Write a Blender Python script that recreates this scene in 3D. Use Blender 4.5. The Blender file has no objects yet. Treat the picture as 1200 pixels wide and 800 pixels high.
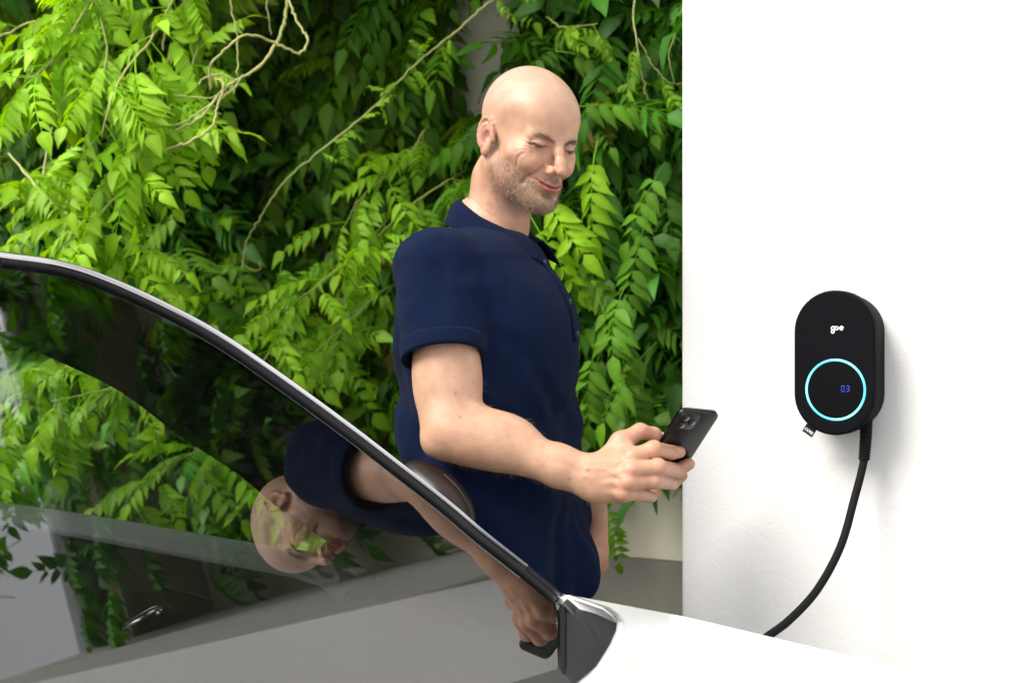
import bpy, bmesh, math
import numpy as np
from mathutils import Vector, Matrix

S = bpy.context.scene
C = S.collection
R = math.radians
CAMZ = 1.38
FPX = 1200 * 50 / 36.0          # focal length in photograph pixels

# ------------------------------------------------------------------ camera, sky, sun, exposure
cam = bpy.data.cameras.new('camera'); cam_o = bpy.data.objects.new('camera', cam); C.objects.link(cam_o)
cam_o.location = (0, 0, CAMZ); cam_o.rotation_euler = (R(90), 0, 0)
cam.lens = 50; cam.sensor_width = 36; cam.clip_start = 0.02; cam.clip_end = 500
cam.dof.use_dof = True; cam.dof.focus_distance = 2.2; cam.dof.aperture_fstop = 5.0
S.camera = cam_o
SUN = Vector((-0.60, -0.34, 0.73)).normalized()      # direction to the sun
world = bpy.data.worlds.new('World'); S.world = world; world.use_nodes = True
wn = world.node_tree.nodes; wl = world.node_tree.links; wn.clear()
sky = wn.new('ShaderNodeTexSky'); sky.sky_type = 'NISHITA'; sky.sun_disc = False
sky.sun_elevation = math.asin(SUN.z); sky.sun_rotation = math.atan2(SUN.x, SUN.y)
sky.air_density = 1.0; sky.dust_density = 6.0; sky.ozone_density = 1.0
bg = wn.new('ShaderNodeBackground'); bg.inputs[1].default_value = 0.10
hz = wn.new('ShaderNodeMix'); hz.data_type = 'RGBA'; hz.inputs[0].default_value = .65; hz.inputs[7].default_value = (12.5, 12.5, 12.3, 1)      # even bright summer haze
wl.new(sky.outputs[0], hz.inputs[6])
wo = wn.new('ShaderNodeOutputWorld'); wl.new(hz.outputs[2], bg.inputs[0]); wl.new(bg.outputs[0], wo.inputs[0])
sun = bpy.data.lights.new('sun', 'SUN'); sun.energy = 3.2; sun.angle = R(30); sun.color = (1, 0.965, 0.91)
sun_o = bpy.data.objects.new('sun', sun); C.objects.link(sun_o)
sun_o.rotation_euler = SUN.to_track_quat('Z', 'Y').to_euler(); sun_o.location = (-3, -3, 6)
S.view_settings.view_transform = 'Standard'; S.view_settings.look = 'None'
S.view_settings.gamma = 1; S.view_settings.exposure = 0.55; S.view_settings.use_curve_mapping = False
S.cycles.use_denoising = True
S.cycles.max_bounces = 10; S.cycles.transparent_max_bounces = 24; S.cycles.transmission_bounces = 8
S.cycles.sample_clamp_indirect = 8

# ------------------------------------------------------------------ helpers
def px(x, y, D):
    """a point of the place from where it stands in the photograph and how far off it is"""
    return np.array([(x - 600) / FPX * D, D, CAMZ + (400 - y) / FPX * D])

def mesh(name, V, F, mat=None, smooth=True, parent=None, uv=None):
    me = bpy.data.meshes.new(name)
    me.from_pydata([tuple(map(float, v)) for v in V], [], [tuple(f) for f in F])
    me.update()
    if smooth: me.polygons.foreach_set('use_smooth', [True] * len(me.polygons))
    if mat: me.materials.append(mat)
    o = bpy.data.objects.new(name, me); C.objects.link(o)
    if parent: o.parent = parent
    return o

def npmesh(name, V, Q, mat, parent=None, col=None, smooth=True):
    """V (n,3), Q (m,k) all faces with k corners"""
    me = bpy.data.meshes.new(name)
    V = np.asarray(V, np.float32); Q = np.asarray(Q, np.int32); k = Q.shape[1]
    me.vertices.add(len(V)); me.vertices.foreach_set('co', V.ravel())
    me.loops.add(Q.size); me.loops.foreach_set('vertex_index', Q.ravel())
    me.polygons.add(len(Q)); me.polygons.foreach_set('loop_start', np.arange(0, Q.size, k, dtype=np.int32))
    if smooth: me.polygons.foreach_set('use_smooth', np.ones(len(Q), bool))
    me.update(calc_edges=True); me.validate()
    if col is not None:
        a = me.color_attributes.new('Col', 'FLOAT_COLOR', 'POINT')
        c4 = np.ones((len(V), 4), np.float32); c4[:, :3] = col
        a.data.foreach_set('color', c4.ravel())
    if mat: me.materials.append(mat)
    o = bpy.data.objects.new(name, me); C.objects.link(o)
    if parent: o.parent = parent
    return o

def empty(name, loc=(0, 0, 0)):
    o = bpy.data.objects.new(name, None); C.objects.link(o); o.location = tuple(loc); o.empty_display_size = .1
    return o

def tag(o, label=None, cat=None, group=None, kind=None):
    if label: o['label'] = label
    if cat: o['category'] = cat
    if group: o['group'] = group
    if kind: o['kind'] = kind
    return o

def adopt(parent, *obs):
    """parent in place (the parts were built in world space)"""
    bpy.context.view_layer.update()
    inv = parent.matrix_world.inverted()
    for o in obs:
        o.parent = parent; o.matrix_parent_inverse = inv

def mat(name, col=(.5, .5, .5), rough=.5, metal=0., coat=0., spec=.5, noise=0., nscale=20., bump=0., bscale=200., attr=False, objcol=False, emit=None, estr=0., sss=0.):
    m = bpy.data.materials.new(name); m.use_nodes = True
    nt = m.node_tree; N = nt.nodes; Lk = nt.links; b = N['Principled BSDF']
    b.inputs['Base Color'].default_value = (*col, 1); b.inputs['Roughness'].default_value = rough
    b.inputs['Metallic'].default_value = metal; b.inputs['Coat Weight'].default_value = coat
    b.inputs['Coat Roughness'].default_value = .03; b.inputs['Specular IOR Level'].default_value = spec
    tc = N.new('ShaderNodeTexCoord'); out = None
    if attr:
        a = N.new('ShaderNodeVertexColor'); a.layer_name = 'Col'; out = a.outputs[0]
    if objcol:
        oi = N.new('ShaderNodeObjectInfo'); mx = N.new('ShaderNodeMix'); mx.data_type = 'RGBA'; mx.blend_type = 'MULTIPLY'; mx.inputs[0].default_value = 1
        if out: Lk.new(out, mx.inputs[6])
        else: mx.inputs[6].default_value = (*col, 1)
        Lk.new(oi.outputs['Color'], mx.inputs[7]); out = mx.outputs[2]
    if noise:
        t = N.new('ShaderNodeTexNoise'); t.inputs['Scale'].default_value = nscale; t.inputs['Detail'].default_value = 6
        Lk.new(tc.outputs['Object'], t.inputs['Vector'])
        mr = N.new('ShaderNodeMapRange'); mr.inputs[1].default_value = .3; mr.inputs[2].default_value = .7
        mr.inputs[3].default_value = 1 - noise; mr.inputs[4].default_value = 1 + noise
        Lk.new(t.outputs[0], mr.inputs[0])
        mx = N.new('ShaderNodeMix'); mx.data_type = 'RGBA'; mx.blend_type = 'MULTIPLY'; mx.inputs[0].default_value = 1
        if out: Lk.new(out, mx.inputs[6])
        else: mx.inputs[6].default_value = (*col, 1)
        Lk.new(mr.outputs[0], mx.inputs[7]); out = mx.outputs[2]
    if out: Lk.new(out, b.inputs['Base Color'])
    if bump:
        t = N.new('ShaderNodeTexNoise'); t.inputs['Scale'].default_value = bscale; t.inputs['Detail'].default_value = 4
        Lk.new(tc.outputs['Object'], t.inputs['Vector'])
        bp = N.new('ShaderNodeBump'); bp.inputs['Strength'].default_value = bump; bp.inputs['Distance'].default_value = .002
        Lk.new(t.outputs[0], bp.inputs['Height']); Lk.new(bp.outputs[0], b.inputs['Normal'])
    if emit:
        b.inputs['Emission Color'].default_value = (*emit, 1); b.inputs['Emission Strength'].default_value = estr
    if sss:
        b.inputs['Subsurface Weight'].default_value = sss; b.inputs['Subsurface Radius'].default_value = (1, .25, .12)
        b.inputs['Subsurface Scale'].default_value = .006
    return m

def glass_mat(name, tint, ior):
    m = bpy.data.materials.new(name); m.use_nodes = True
    nt = m.node_tree; N = nt.nodes; Lk = nt.links; N.clear()
    o = N.new('ShaderNodeOutputMaterial'); mix = N.new('ShaderNodeMixShader')
    t = N.new('ShaderNodeBsdfTransparent'); t.inputs[0].default_value = (*tint, 1)
    g = N.new('ShaderNodeBsdfGlossy'); g.inputs['Roughness'].default_value = 0.0
    fr = N.new('ShaderNodeFresnel'); fr.inputs[0].default_value = ior
    Lk.new(fr.outputs[0], mix.inputs[0]); Lk.new(t.outputs[0], mix.inputs[1]); Lk.new(g.outputs[0], mix.inputs[2])
    Lk.new(mix.outputs[0], o.inputs[0])
    return m

def box_data(c, s, rz=0., bev=0.):
    """box centre, size; returns V,F"""
    hx, hy, hz = s[0] / 2, s[1] / 2, s[2] / 2
    V = [(x, y, z) for x in (-hx, hx) for y in (-hy, hy) for z in (-hz, hz)]
    F = [(0, 1, 3, 2), (4, 6, 7, 5), (0, 4, 5, 1), (2, 3, 7, 6), (0, 2, 6, 4), (1, 5, 7, 3)]
    ca, sa = math.cos(rz), math.sin(rz)
    V = [(c[0] + x * ca - y * sa, c[1] + x * sa + y * ca, c[2] + z) for x, y, z in V]
    return V, F

def bevel(o, w, seg=2):
    b = o.modifiers.new('bevel', 'BEVEL'); b.width = w; b.segments = seg; b.limit_method = 'ANGLE'; b.angle_limit = R(40)
    return o

def catmull(P, n=8, closed=False):
    P = np.asarray(P, float); out = []
    N = len(P); last = N if closed else N - 1
    for i in range(last):
        p1, p2 = P[i], P[(i + 1) % N]
        p0 = P[i - 1] if (i > 0 or closed) else 2 * p1 - p2
        p3 = P[(i + 2) % N] if (i + 2 < N or closed) else 2 * p2 - p1
        for k in range(n):
            t = k / n
            out.append(.5 * ((2 * p1) + (-p0 + p2) * t + (2 * p0 - 5 * p1 + 4 * p2 - p3) * t * t + (-p0 + 3 * p1 - 3 * p2 + p3) * t ** 3))
    if not closed: out.append(P[-1])
    return np.array(out)

def tube(P, rad, sides=8, closed=False, cap=True):
    P = np.asarray(P, float); n = len(P)
    rad = np.broadcast_to(np.asarray(rad, float), (n,))
    T = np.gradient(P, axis=0)
    if closed: T = np.roll(P, -1, 0) - np.roll(P, 1, 0)
    T /= np.linalg.norm(T, axis=1)[:, None] + 1e-12
    up = np.array([0, 0, 1.]) if abs(T[0][2]) < .9 else np.array([1., 0, 0])
    u = np.cross(T[0], up); u /= np.linalg.norm(u)
    V = []
    for i in range(n):
        u = u - T[i] * (u @ T[i]); u /= np.linalg.norm(u) + 1e-12
        v = np.cross(T[i], u)
        for k in range(sides):
            a = 2 * math.pi * k / sides
            V.append(P[i] + rad[i] * (math.cos(a) * u + math.sin(a) * v))
    F = []
    for i in range(n if closed else n - 1):
        j = (i + 1) % n
        for k in range(sides):
            k2 = (k + 1) % sides
            F.append((i * sides + k, i * sides + k2, j * sides + k2, j * sides + k))
    if cap and not closed:
        F.append(tuple(range(sides))[::-1]); F.append(tuple((n - 1) * sides + k for k in range(sides)))
    return V, F

def merge(*vf):
    V, F = [], []
    for v, f in vf:
        o = len(V); V += list(v); F += [tuple(i + o for i in q) for q in f]
    return V, F

def grid(fn, nu, nv, closeu=False):
    """fn(u,v) with u,v in 0..1"""
    V = [fn(i / (nu - 1 if not closeu else nu), j / (nv - 1)) for i in range(nu) for j in range(nv)]
    F = []
    for i in range(nu if closeu else nu - 1):
        i2 = (i + 1) % nu
        for j in range(nv - 1):
            F.append((i * nv + j, i2 * nv + j, i2 * nv + j + 1, i * nv + j + 1))
    return V, F

def solid(o, th, off=-1):
    m = o.modifiers.new('solid', 'SOLIDIFY'); m.thickness = th; m.offset = off
    return o

def sub(o, n=2):
    m = o.modifiers.new('sub', 'SUBSURF'); m.levels = n; m.render_levels = n
    return o

# ------------------------------------------------------------------ signed-distance sculpting
def smin(a, b, k):
    h = np.maximum(k - np.abs(a - b), 0) / k
    return np.minimum(a, b) - h * h * k * .25
def smax(a, b, k): return -smin(-a, -b, k)
def ell(P, c, r, M=None):
    q = P - np.asarray(c)
    if M is not None: q = q @ M
    r = np.asarray(r, float)
    k0 = np.linalg.norm(q / r, axis=1); k1 = np.linalg.norm(q / (r * r), axis=1) + 1e-9
    return k0 * (k0 - 1) / k1
def cap(P, a, b, ra, rb=None):
    rb = ra if rb is None else rb
    a = np.asarray(a, float); b = np.asarray(b, float); ab = b - a
    h = np.clip(((P - a) @ ab) / (ab @ ab), 0, 1)
    return np.linalg.norm(P - a - h[:, None] * ab, axis=1) - (ra + (rb - ra) * h)
def chain(P, pts, rads, k=.004):
    d = None
    for i in range(len(pts) - 1):
        e = cap(P, pts[i], pts[i + 1], rads[i], rads[i + 1])
        d = e if d is None else smin(d, e, k)
    return d

def surface(fn, lo, hi, h):
    """surface nets of a signed distance function, evaluated in a narrow band"""
    lo = np.asarray(lo, float); hi = np.asarray(hi, float)
    n = np.ceil((hi - lo) / h / 4).astype(int) * 4 + 1
    cs = 4 * h
    nc = (n - 1) // 4
    g = np.stack(np.meshgrid(*[lo[i] + cs * (np.arange(nc[i]) + .5) for i in range(3)], indexing='ij'), -1).reshape(-1, 3)
    dc = fn(g).reshape(nc)
    near = np.abs(dc) < cs * 1.5
    D = np.repeat(np.repeat(np.repeat(np.where(dc > 0, 1., -1.) * cs, 4, 0), 4, 1), 4, 2)
    M = np.repeat(np.repeat(np.repeat(near, 4, 0), 4, 1), 4, 2)
    full = np.zeros(n); full[:-1, :-1, :-1] = D
    full[-1] = full[-2]; full[:, -1] = full[:, -2]; full[:, :, -1] = full[:, :, -2]
    mk = np.zeros(n, bool); mk[:-1, :-1, :-1] = M
    for ax in range(3):
        mk |= np.roll(mk, 1, ax)
    idx = np.argwhere(mk)
    for s in range(0, len(idx), 400000):
        ii = idx[s:s + 400000]
        full[ii[:, 0], ii[:, 1], ii[:, 2]] = fn(lo + h * ii)
    ins = full < 0
    c = np.zeros(n - 1, int)
    for dx in (0, 1):
        for dy in (0, 1):
            for dz in (0, 1):
                c += ins[dx:n[0] - 1 + dx, dy:n[1] - 1 + dy, dz:n[2] - 1 + dz]
    act = (c > 0) & (c < 8)
    cells = np.argwhere(act)
    vid = -np.ones(n - 1, int); vid[act] = np.arange(len(cells))
    acc = np.zeros((len(cells), 3)); cnt = np.zeros(len(cells))
    corners = [(a, b, d) for a in (0, 1) for b in (0, 1) for d in (0, 1)]
    for a in corners:
        for ax in range(3):
            if a[ax]: continue
            b = list(a); b[ax] = 1
            va = full[cells[:, 0] + a[0], cells[:, 1] + a[1], cells[:, 2] + a[2]]
            vb = full[cells[:, 0] + b[0], cells[:, 1] + b[1], cells[:, 2] + b[2]]
            cr = (va < 0) != (vb < 0)
            t = np.where(cr, va / np.where(cr, va - vb, 1), 0)
            p = np.tile(np.array(a, float), (len(cells), 1)); p[:, ax] += t
            acc[cr] += p[cr]; cnt[cr] += 1
    V = lo + h * (cells + acc / np.maximum(cnt, 1)[:, None])
    Q = []
    for ax in range(3):
        sl0 = [slice(None)] * 3; sl1 = [slice(None)] * 3
        sl0[ax] = slice(0, n[ax] - 1); sl1[ax] = slice(1, n[ax])
        e = ins[tuple(sl0)] != ins[tuple(sl1)]
        ed = np.argwhere(e)
        o1, o2 = [i for i in range(3) if i != ax]
        ok = (ed[:, o1] > 0) & (ed[:, o2] > 0) & (ed[:, o1] < n[o1] - 1) & (ed[:, o2] < n[o2] - 1)
        ed = ed[ok]
        def cell(d1, d2):
            q = ed.copy(); q[:, o1] -= d1; q[:, o2] -= d2
            return vid[q[:, 0], q[:, 1], q[:, 2]]
        q = np.stack([cell(1, 1), cell(0, 1), cell(0, 0), cell(1, 0)], 1)
        flip = ~ins[ed[:, 0], ed[:, 1], ed[:, 2]]
        if ax == 1: flip = ~flip
        q[flip] = q[flip][:, ::-1]
        Q.append(q)
    Q = np.concatenate(Q); Q = Q[(Q >= 0).all(1)]
    return V, Q

def vnoise(P, scale, seed=0):
    """smooth value noise in -1..1 at points P"""
    rs = np.random.RandomState(seed); tab = rs.rand(4096) * 2 - 1
    q = P * scale; i = np.floor(q).astype(int); f = q - i; f = f * f * (3 - 2 * f)
    out = 0
    for dx in (0, 1):
        for dy in (0, 1):
            for dz in (0, 1):
                hsh = ((i[:, 0] + dx) * 73856093 ^ (i[:, 1] + dy) * 19349663 ^ (i[:, 2] + dz) * 83492791) & 4095
                w = (f[:, 0] if dx else 1 - f[:, 0]) * (f[:, 1] if dy else 1 - f[:, 1]) * (f[:, 2] if dz else 1 - f[:, 2])
                out = out + w * tab[hsh]
    return out

# ------------------------------------------------------------------ directions of the house and of the car
HF = np.array([math.cos(R(-30)), math.sin(R(-30)), 0]); HL = np.array([.5, math.cos(R(30)), 0])   # along the house wall, into the wall
def hw(f, l, z): return HF * f + HL * l + np.array([0, 0, z])
BACK_L, FRONT_L, CORNER_F = 3.24, 2.203, -.945
# ------------------------------------------------------------------ ground and walls
def plaster(name, col, bs, strength, stain=.06):
    m = mat(name, col, .9, spec=.2, noise=stain, nscale=1.6)
    nt = m.node_tree; N = nt.nodes; Lk = nt.links; tc = [n for n in N if n.type == 'TEX_COORD'][0]
    a = N.new('ShaderNodeTexNoise'); a.inputs['Scale'].default_value = bs; a.inputs['Detail'].default_value = 8; a.inputs['Roughness'].default_value = .7
    b2 = N.new('ShaderNodeTexNoise'); b2.inputs['Scale'].default_value = bs / 14; b2.inputs['Detail'].default_value = 3
    ad = N.new('ShaderNodeMath'); ad.operation = 'ADD'
    bp = N.new('ShaderNodeBump'); bp.inputs['Strength'].default_value = strength; bp.inputs['Distance'].default_value = .003
    Lk.new(tc.outputs['Object'], a.inputs['Vector']); Lk.new(tc.outputs['Object'], b2.inputs['Vector'])
    Lk.new(a.outputs[0], ad.inputs[0]); Lk.new(b2.outputs[0], ad.inputs[1]); Lk.new(ad.outputs[0], bp.inputs['Height'])
    Lk.new(bp.outputs[0], N['Principled BSDF'].inputs['Normal'])
    return m
M_white = plaster('white_render', (.66, .66, .655), 160, .32, .03)
M_cream = plaster('cream_render', (.74, .70, .58), 90, .5, .10)
M_plinth = plaster('grey_plinth', (.24, .23, .205), 70, .5, .12)
M_pave = mat('paving', (.27, .26, .25), .85, noise=.25, nscale=5, bump=.4, bscale=90)
M_wood = mat('eave_paint', (.50, .42, .31), .55, noise=.12, nscale=9, bump=.15, bscale=60)
M_tile = mat('roof_tile', (.22, .09, .055), .8, noise=.2, nscale=12)
M_zinc = mat('zinc', (.32, .33, .34), .4, metal=.8)

g = mesh('ground', [(-60, -60, 0), (60, -60, 0), (60, 60, 0), (-60, 60, 0)], [(0, 1, 2, 3)], M_pave, False); tag(g, kind='structure')
def hbox(name, f0, f1, l0, l1, z0, z1, m, parent=None):
    V = [hw(f, l, z) for f in (f0, f1) for l in (l0, l1) for z in (z0, z1)]
    F = [(0, 1, 3, 2), (4, 6, 7, 5), (0, 4, 5, 1), (2, 3, 7, 6), (0, 2, 6, 4), (1, 5, 7, 3)]
    o = mesh(name, V, F, m, False)
    if parent: adopt(parent, o)
    return o
house = empty('house', hw(-3, BACK_L, 0)); tag(house, 'cream rendered house with grey plinth and projecting roof eave behind the climbing vine', 'house')
WALL_TOP = 3.34
hbox('wall', -7, 2.5, BACK_L, BACK_L + .35, .84, WALL_TOP, M_cream, house)
hbox('plinth', -7, 2.5, BACK_L - .004, BACK_L + .34, -.02, .838, M_plinth, house)
sof = hbox('eave', -7.2, 2.7, BACK_L - .33, BACK_L + .36, WALL_TOP + .002, WALL_TOP + .03, M_wood, house)
fas = hbox('fascia', -7.2, 2.7, BACK_L - .355, BACK_L - .332, WALL_TOP - .03, WALL_TOP + .12, M_wood, house)
P = [hw(-7.2, BACK_L - .40, WALL_TOP + .08), hw(2.7, BACK_L - .40, WALL_TOP + .08)]
gut = mesh('gutter', *tube(P, .055, 14), M_zinc); adopt(house, gut)
V = [hw(f, l, z) for f in (-7.2, 2.7) for (l, z) in ((BACK_L - .40, WALL_TOP + .16), (BACK_L + 2.2, WALL_TOP + 1.4), (BACK_L + 2.2, WALL_TOP + 1.32), (BACK_L - .35, WALL_TOP + .125))]
rf = mesh('roof', V, [(0, 1, 5, 4), (3, 7, 6, 2), (0, 4, 7, 3), (1, 2, 6, 5), (0, 3, 2, 1), (4, 5, 6, 7)], M_tile, False); adopt(house, rf)
gw = hbox('garage_wall', CORNER_F, 6.0, FRONT_L, BACK_L - .008, -.02, 3.4, M_white)
bevel(gw, .006, 2)
tag(gw, 'smooth white rendered wall carrying the black wall charger', 'wall', kind='thing')

# ------------------------------------------------------------------ wall charger
M_blk = mat('charger_black', (.0035, .0038, .0055), .6, spec=.06, bump=.12, bscale=900)
M_blkg = mat('charger_gloss', (.002, .002, .003), .12, spec=.12)
M_rub = mat('cable_rubber', (.004, .004, .0045), .7, spec=.15, bump=.1, bscale=400)
M_mark = mat('white_print', (.8, .8, .78), .5, emit=(1, 1, .96), estr=.35)  # printed logo given a faint glow of its own, no lamp behind it
M_tag = mat('fabric_tag', (.02, .02, .02), .8, spec=.1)
M_blue = mat('display_digit', (.01, .02, .2), .3, emit=(.03, .07, 1), estr=.22)
M_led = mat('led_ring', (.1, .6, .8), .3)
nt = M_led.node_tree; N = nt.nodes; b = N['Principled BSDF']
tc = N.new('ShaderNodeTexCoord'); sx = N.new('ShaderNodeSeparateXYZ'); at = N.new('ShaderNodeMath'); at.operation = 'ARCTAN2'
ml = N.new('ShaderNodeMath'); ml.operation = 'MULTIPLY'; ml.inputs[1].default_value = 3
sn = N.new('ShaderNodeMath'); sn.operation = 'SINE'; rp = N.new('ShaderNodeValToRGB')
nt.links.new(tc.outputs['Object'], sx.inputs[0]); nt.links.new(sx.outputs[0], at.inputs[0]); nt.links.new(sx.outputs[2], at.inputs[1])
nt.links.new(at.outputs[0], ml.inputs[0]); nt.links.new(ml.outputs[0], sn.inputs[0])
mr = N.new('ShaderNodeMapRange'); mr.inputs[1].default_value = -1; nt.links.new(sn.outputs[0], mr.inputs[0]); nt.links.new(mr.outputs[0], rp.inputs[0])
rp.color_ramp.elements[0].color = (.03, .32, .55, 1); rp.color_ramp.elements[1].color = (.35, 1, .95, 1)
nt.links.new(rp.outputs[0], b.inputs['Emission Color']); b.inputs['Emission Strength'].default_value = .75

CH = empty('wall_charger', hw(0, 0, 0))
CHS = .866; ch_f = float(px(977, 425, 2.175) @ HF); ch_z = CAMZ - .0326
CH.location = tuple(hw(ch_f, FRONT_L, ch_z)); CH.rotation_euler = (0, 0, R(-30)); CH.scale = (CHS,) * 3     # local x right along wall, -y out of the wall, z up
tag(CH, 'black rounded wall charger with glowing blue ring and hanging cable on the white wall', 'charger')
def stadium(w, h, n=24):
    r = w / 2; pts = []
    for k in range(n + 1): a = math.pi * k / n; pts.append((r * math.cos(a), h / 2 - r + r * math.sin(a)))
    for k in range(n + 1): a = math.pi + math.pi * k / n; pts.append((r * math.cos(a), -h / 2 + r + r * math.sin(a)))
    return pts
def loft_stadium(rings, capend=True):
    V, F = [], []; n = None
    for (w, h, y) in rings:
        p = stadium(w, h); n = len(p); V += [(a, y, b) for a, b in p]
    for i in range(len(rings) - 1):
        for k in range(n):
            k2 = (k + 1) % n; F.append((i * n + k, i * n + k2, (i + 1) * n + k2, (i + 1) * n + k))
    F.append(tuple((len(rings) - 1) * n + k for k in range(n)))
    return V, F
W_, H_, DP = .146, .256, .084
o = mesh('housing', *loft_stadium([(W_ - .012, H_ - .012, 0), (W_ - .008, H_ - .008, -.03), (W_ - .004, H_ - .004, -.050), (W_ - .004, H_ - .004, -.0515)]), M_blk, parent=CH)
o.data.polygons[-1].use_smooth = False
o = mesh('front_cover', *loft_stadium([(W_ - .005, H_ - .005, -.0525), (W_ - .0005, H_ - .0005, -.0535), (W_, H_, -.056), (W_, H_, -DP + .004), (W_ - .0012, H_ - .0012, -DP + .0016), (W_ - .005, H_ - .005, -DP + .0002), (W_ - .010, H_ - .010, -DP)]), M_blk, parent=CH)
o.data.polygons[-1].use_smooth = False
RC = (.003, -.0475)
def disc(r, y, n=48): return [(r * math.cos(2 * math.pi * k / n), y, r * math.sin(2 * math.pi * k / n)) for k in range(n)]
o = mesh('display_glass', disc(.0505, 0), [tuple(range(48))[::-1]], M_blkg, False, CH); o.location = (RC[0], -DP - .0006, RC[1])
bp_ = []
V, F = tube([(.0525 * math.cos(2 * math.pi * k / 72), 0, .0525 * math.sin(2 * math.pi * k / 72)) for k in range(72)], .0022, 8, True)
o = mesh('light_ring', V, F, M_led, parent=CH); o.location = (RC[0], -DP - .0003, RC[1])
def text(name, body, size, m, parent, loc, rot, off=0., depth=.0004, shear=0):
    cu = bpy.data.curves.new(name, 'FONT'); cu.body = body; cu.size = size; cu.align_x = 'CENTER'; cu.align_y = 'CENTER'; cu.extrude = depth; cu.offset = off; cu.shear = shear
    t = bpy.data.objects.new(name, cu); C.objects.link(t)
    bpy.context.view_layer.update()
    me = bpy.data.meshes.new_from_object(t.evaluated_get(bpy.context.evaluated_depsgraph_get()))
    bpy.data.objects.remove(t); bpy.data.curves.remove(cu)
    me.materials.clear(); me.materials.append(m)
    o = bpy.data.objects.new(name, me); C.objects.link(o); o.parent = parent; o.location = loc; o.rotation_euler = rot
    return o
# logo: ringed g, o, dash and e as rounded strokes
def ring2(cx, cz, r, w, a0=0, a1=360, n=28):
    closed = abs(a1 - a0) >= 360
    pts = [(cx + r * math.cos(R(a0 + (a1 - a0) * k / (n if closed else n - 1))), 0, cz + r * math.sin(R(a0 + (a1 - a0) * k / (n if closed else n - 1)))) for k in range(n)]
    return tube(pts, w, 6, closed)
k = .00092
logo = merge(ring2(-8.2 * k, 0, 3.1 * k, 1.05 * k), ring2(-8.6 * k, -6.6 * k, 2.8 * k, 1.05 * k), tube([(-10.2 * k, 0, -3.2 * k), (-10.6 * k, 0, -4.4 * k)], .9 * k, 6), tube([(-5.6 * k, 0, 3.0 * k), (-4.9 * k, 0, 3.4 * k)], .8 * k, 6),
             ring2(-1.2 * k, 0, 3.1 * k, 1.05 * k), tube([(2.4 * k, 0, 0), (4.6 * k, 0, 0)], .85 * k, 6), ring2(8.6 * k, 0, 3.1 * k, 1.25 * k, 0, 318), tube([(5.6 * k, 0, 0), (11.6 * k, 0, 0)], .95 * k, 6))
o = mesh('logo', *logo, M_mark, parent=CH); o.location = (.006, -DP - .0002, .061); o.scale = (1, .3, 1)
def seg7(ch, x0, w, h, t):
    on = {'0': 'abcdef', '3': 'abcdg'}[ch]; z0 = -h / 2
    seg = dict(a=((0, h), (w, h)), b=((w, h), (w, h / 2)), c=((w, h / 2), (w, 0)), d=((0, 0), (w, 0)), e=((0, h / 2), (0, 0)), f=((0, h), (0, h / 2)), g=((0, h / 2), (w, h / 2)))
    return [tube([(x0 + seg[s][0][0], 0, z0 + seg[s][0][1]), (x0 + seg[s][1][0], 0, z0 + seg[s][1][1])], t, 6) for s in on]
o = mesh('display_digits', *merge(*(seg7('0', 0, .0058, .0115, .0009) + [tube([(.0083, 0, -.0062), (.0083, 0, -.0052)], .0008, 6)] + seg7('3', .0105, .0058, .0115, .0009))), M_blue, parent=CH)
o.location = (RC[0] + .011, -DP - .0012, RC[1] + .002); o.scale = (.85, .3, .85)
# woven tag at the lower left edge
V, F = box_data((0, 0, 0), (.021, .0022, .016))
tg = mesh('fabric_tag', V, F, M_tag, False, CH); tg.location = (-.0490, -.0700, -.1215); tg.rotation_euler = (0, R(33), 0)
text('tag_text', 'CORE', .0066, mat('tag_thread', (.75, .75, .73), .8), tg, (0, -.0016, -.0012), (R(90), 0, 0), off=.00018)
# ribbed strain relief and cable
x0, y0 = .048, -.050
zz = np.linspace(-.098, -.172, 60)
rr = np.array([.0108 - .0016 * t + (.0011 if (i % 4) < 2 else -.0002) for i, t in enumerate(np.linspace(0, 1, 60))])
o = mesh('strain_relief', *tube([(x0 - .004 * t * t, y0, z) for t, z in zip(np.linspace(0, 1, 60), zz)], rr, 16), M_rub, False, CH)
# the lead swings away from the wall to the car
def chl(p):     # world -> charger local
    q = np.asarray(p, float) - hw(ch_f, FRONT_L, ch_z); return (float(q @ HF) / CHS, float(q @ HL) / CHS, float(q[2]) / CHS)
def mm(p): return p
cab = [(x0, y0, -.12), (x0 - .004, y0, -.172)] + [chl(px(*q)) for q in ((1001, 585, 2.165), (985, 640, 2.13), (958, 690, 2.09), (925, 726, 2.05), (893, 750, 2.02), (850, 785, 1.98), (812, 835, 1.93), (795, 880, 1.90))]
# end inside the charge port of the car
CABLE_END = px(795, 880, 1.90)
o = mesh('cable', *tube(catmull(cab, 10), .0070, 14), M_rub, parent=CH)
pe = np.array(cab[-1]); pd = pe - np.array(cab[-2]); pd /= np.linalg.norm(pd)
mesh('charging_plug', *tube([pe - pd * .12, pe - pd * .10, pe - pd * .02, pe + pd * .02], [.014, .024, .028, .028], 18), M_rub, parent=CH)

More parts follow.
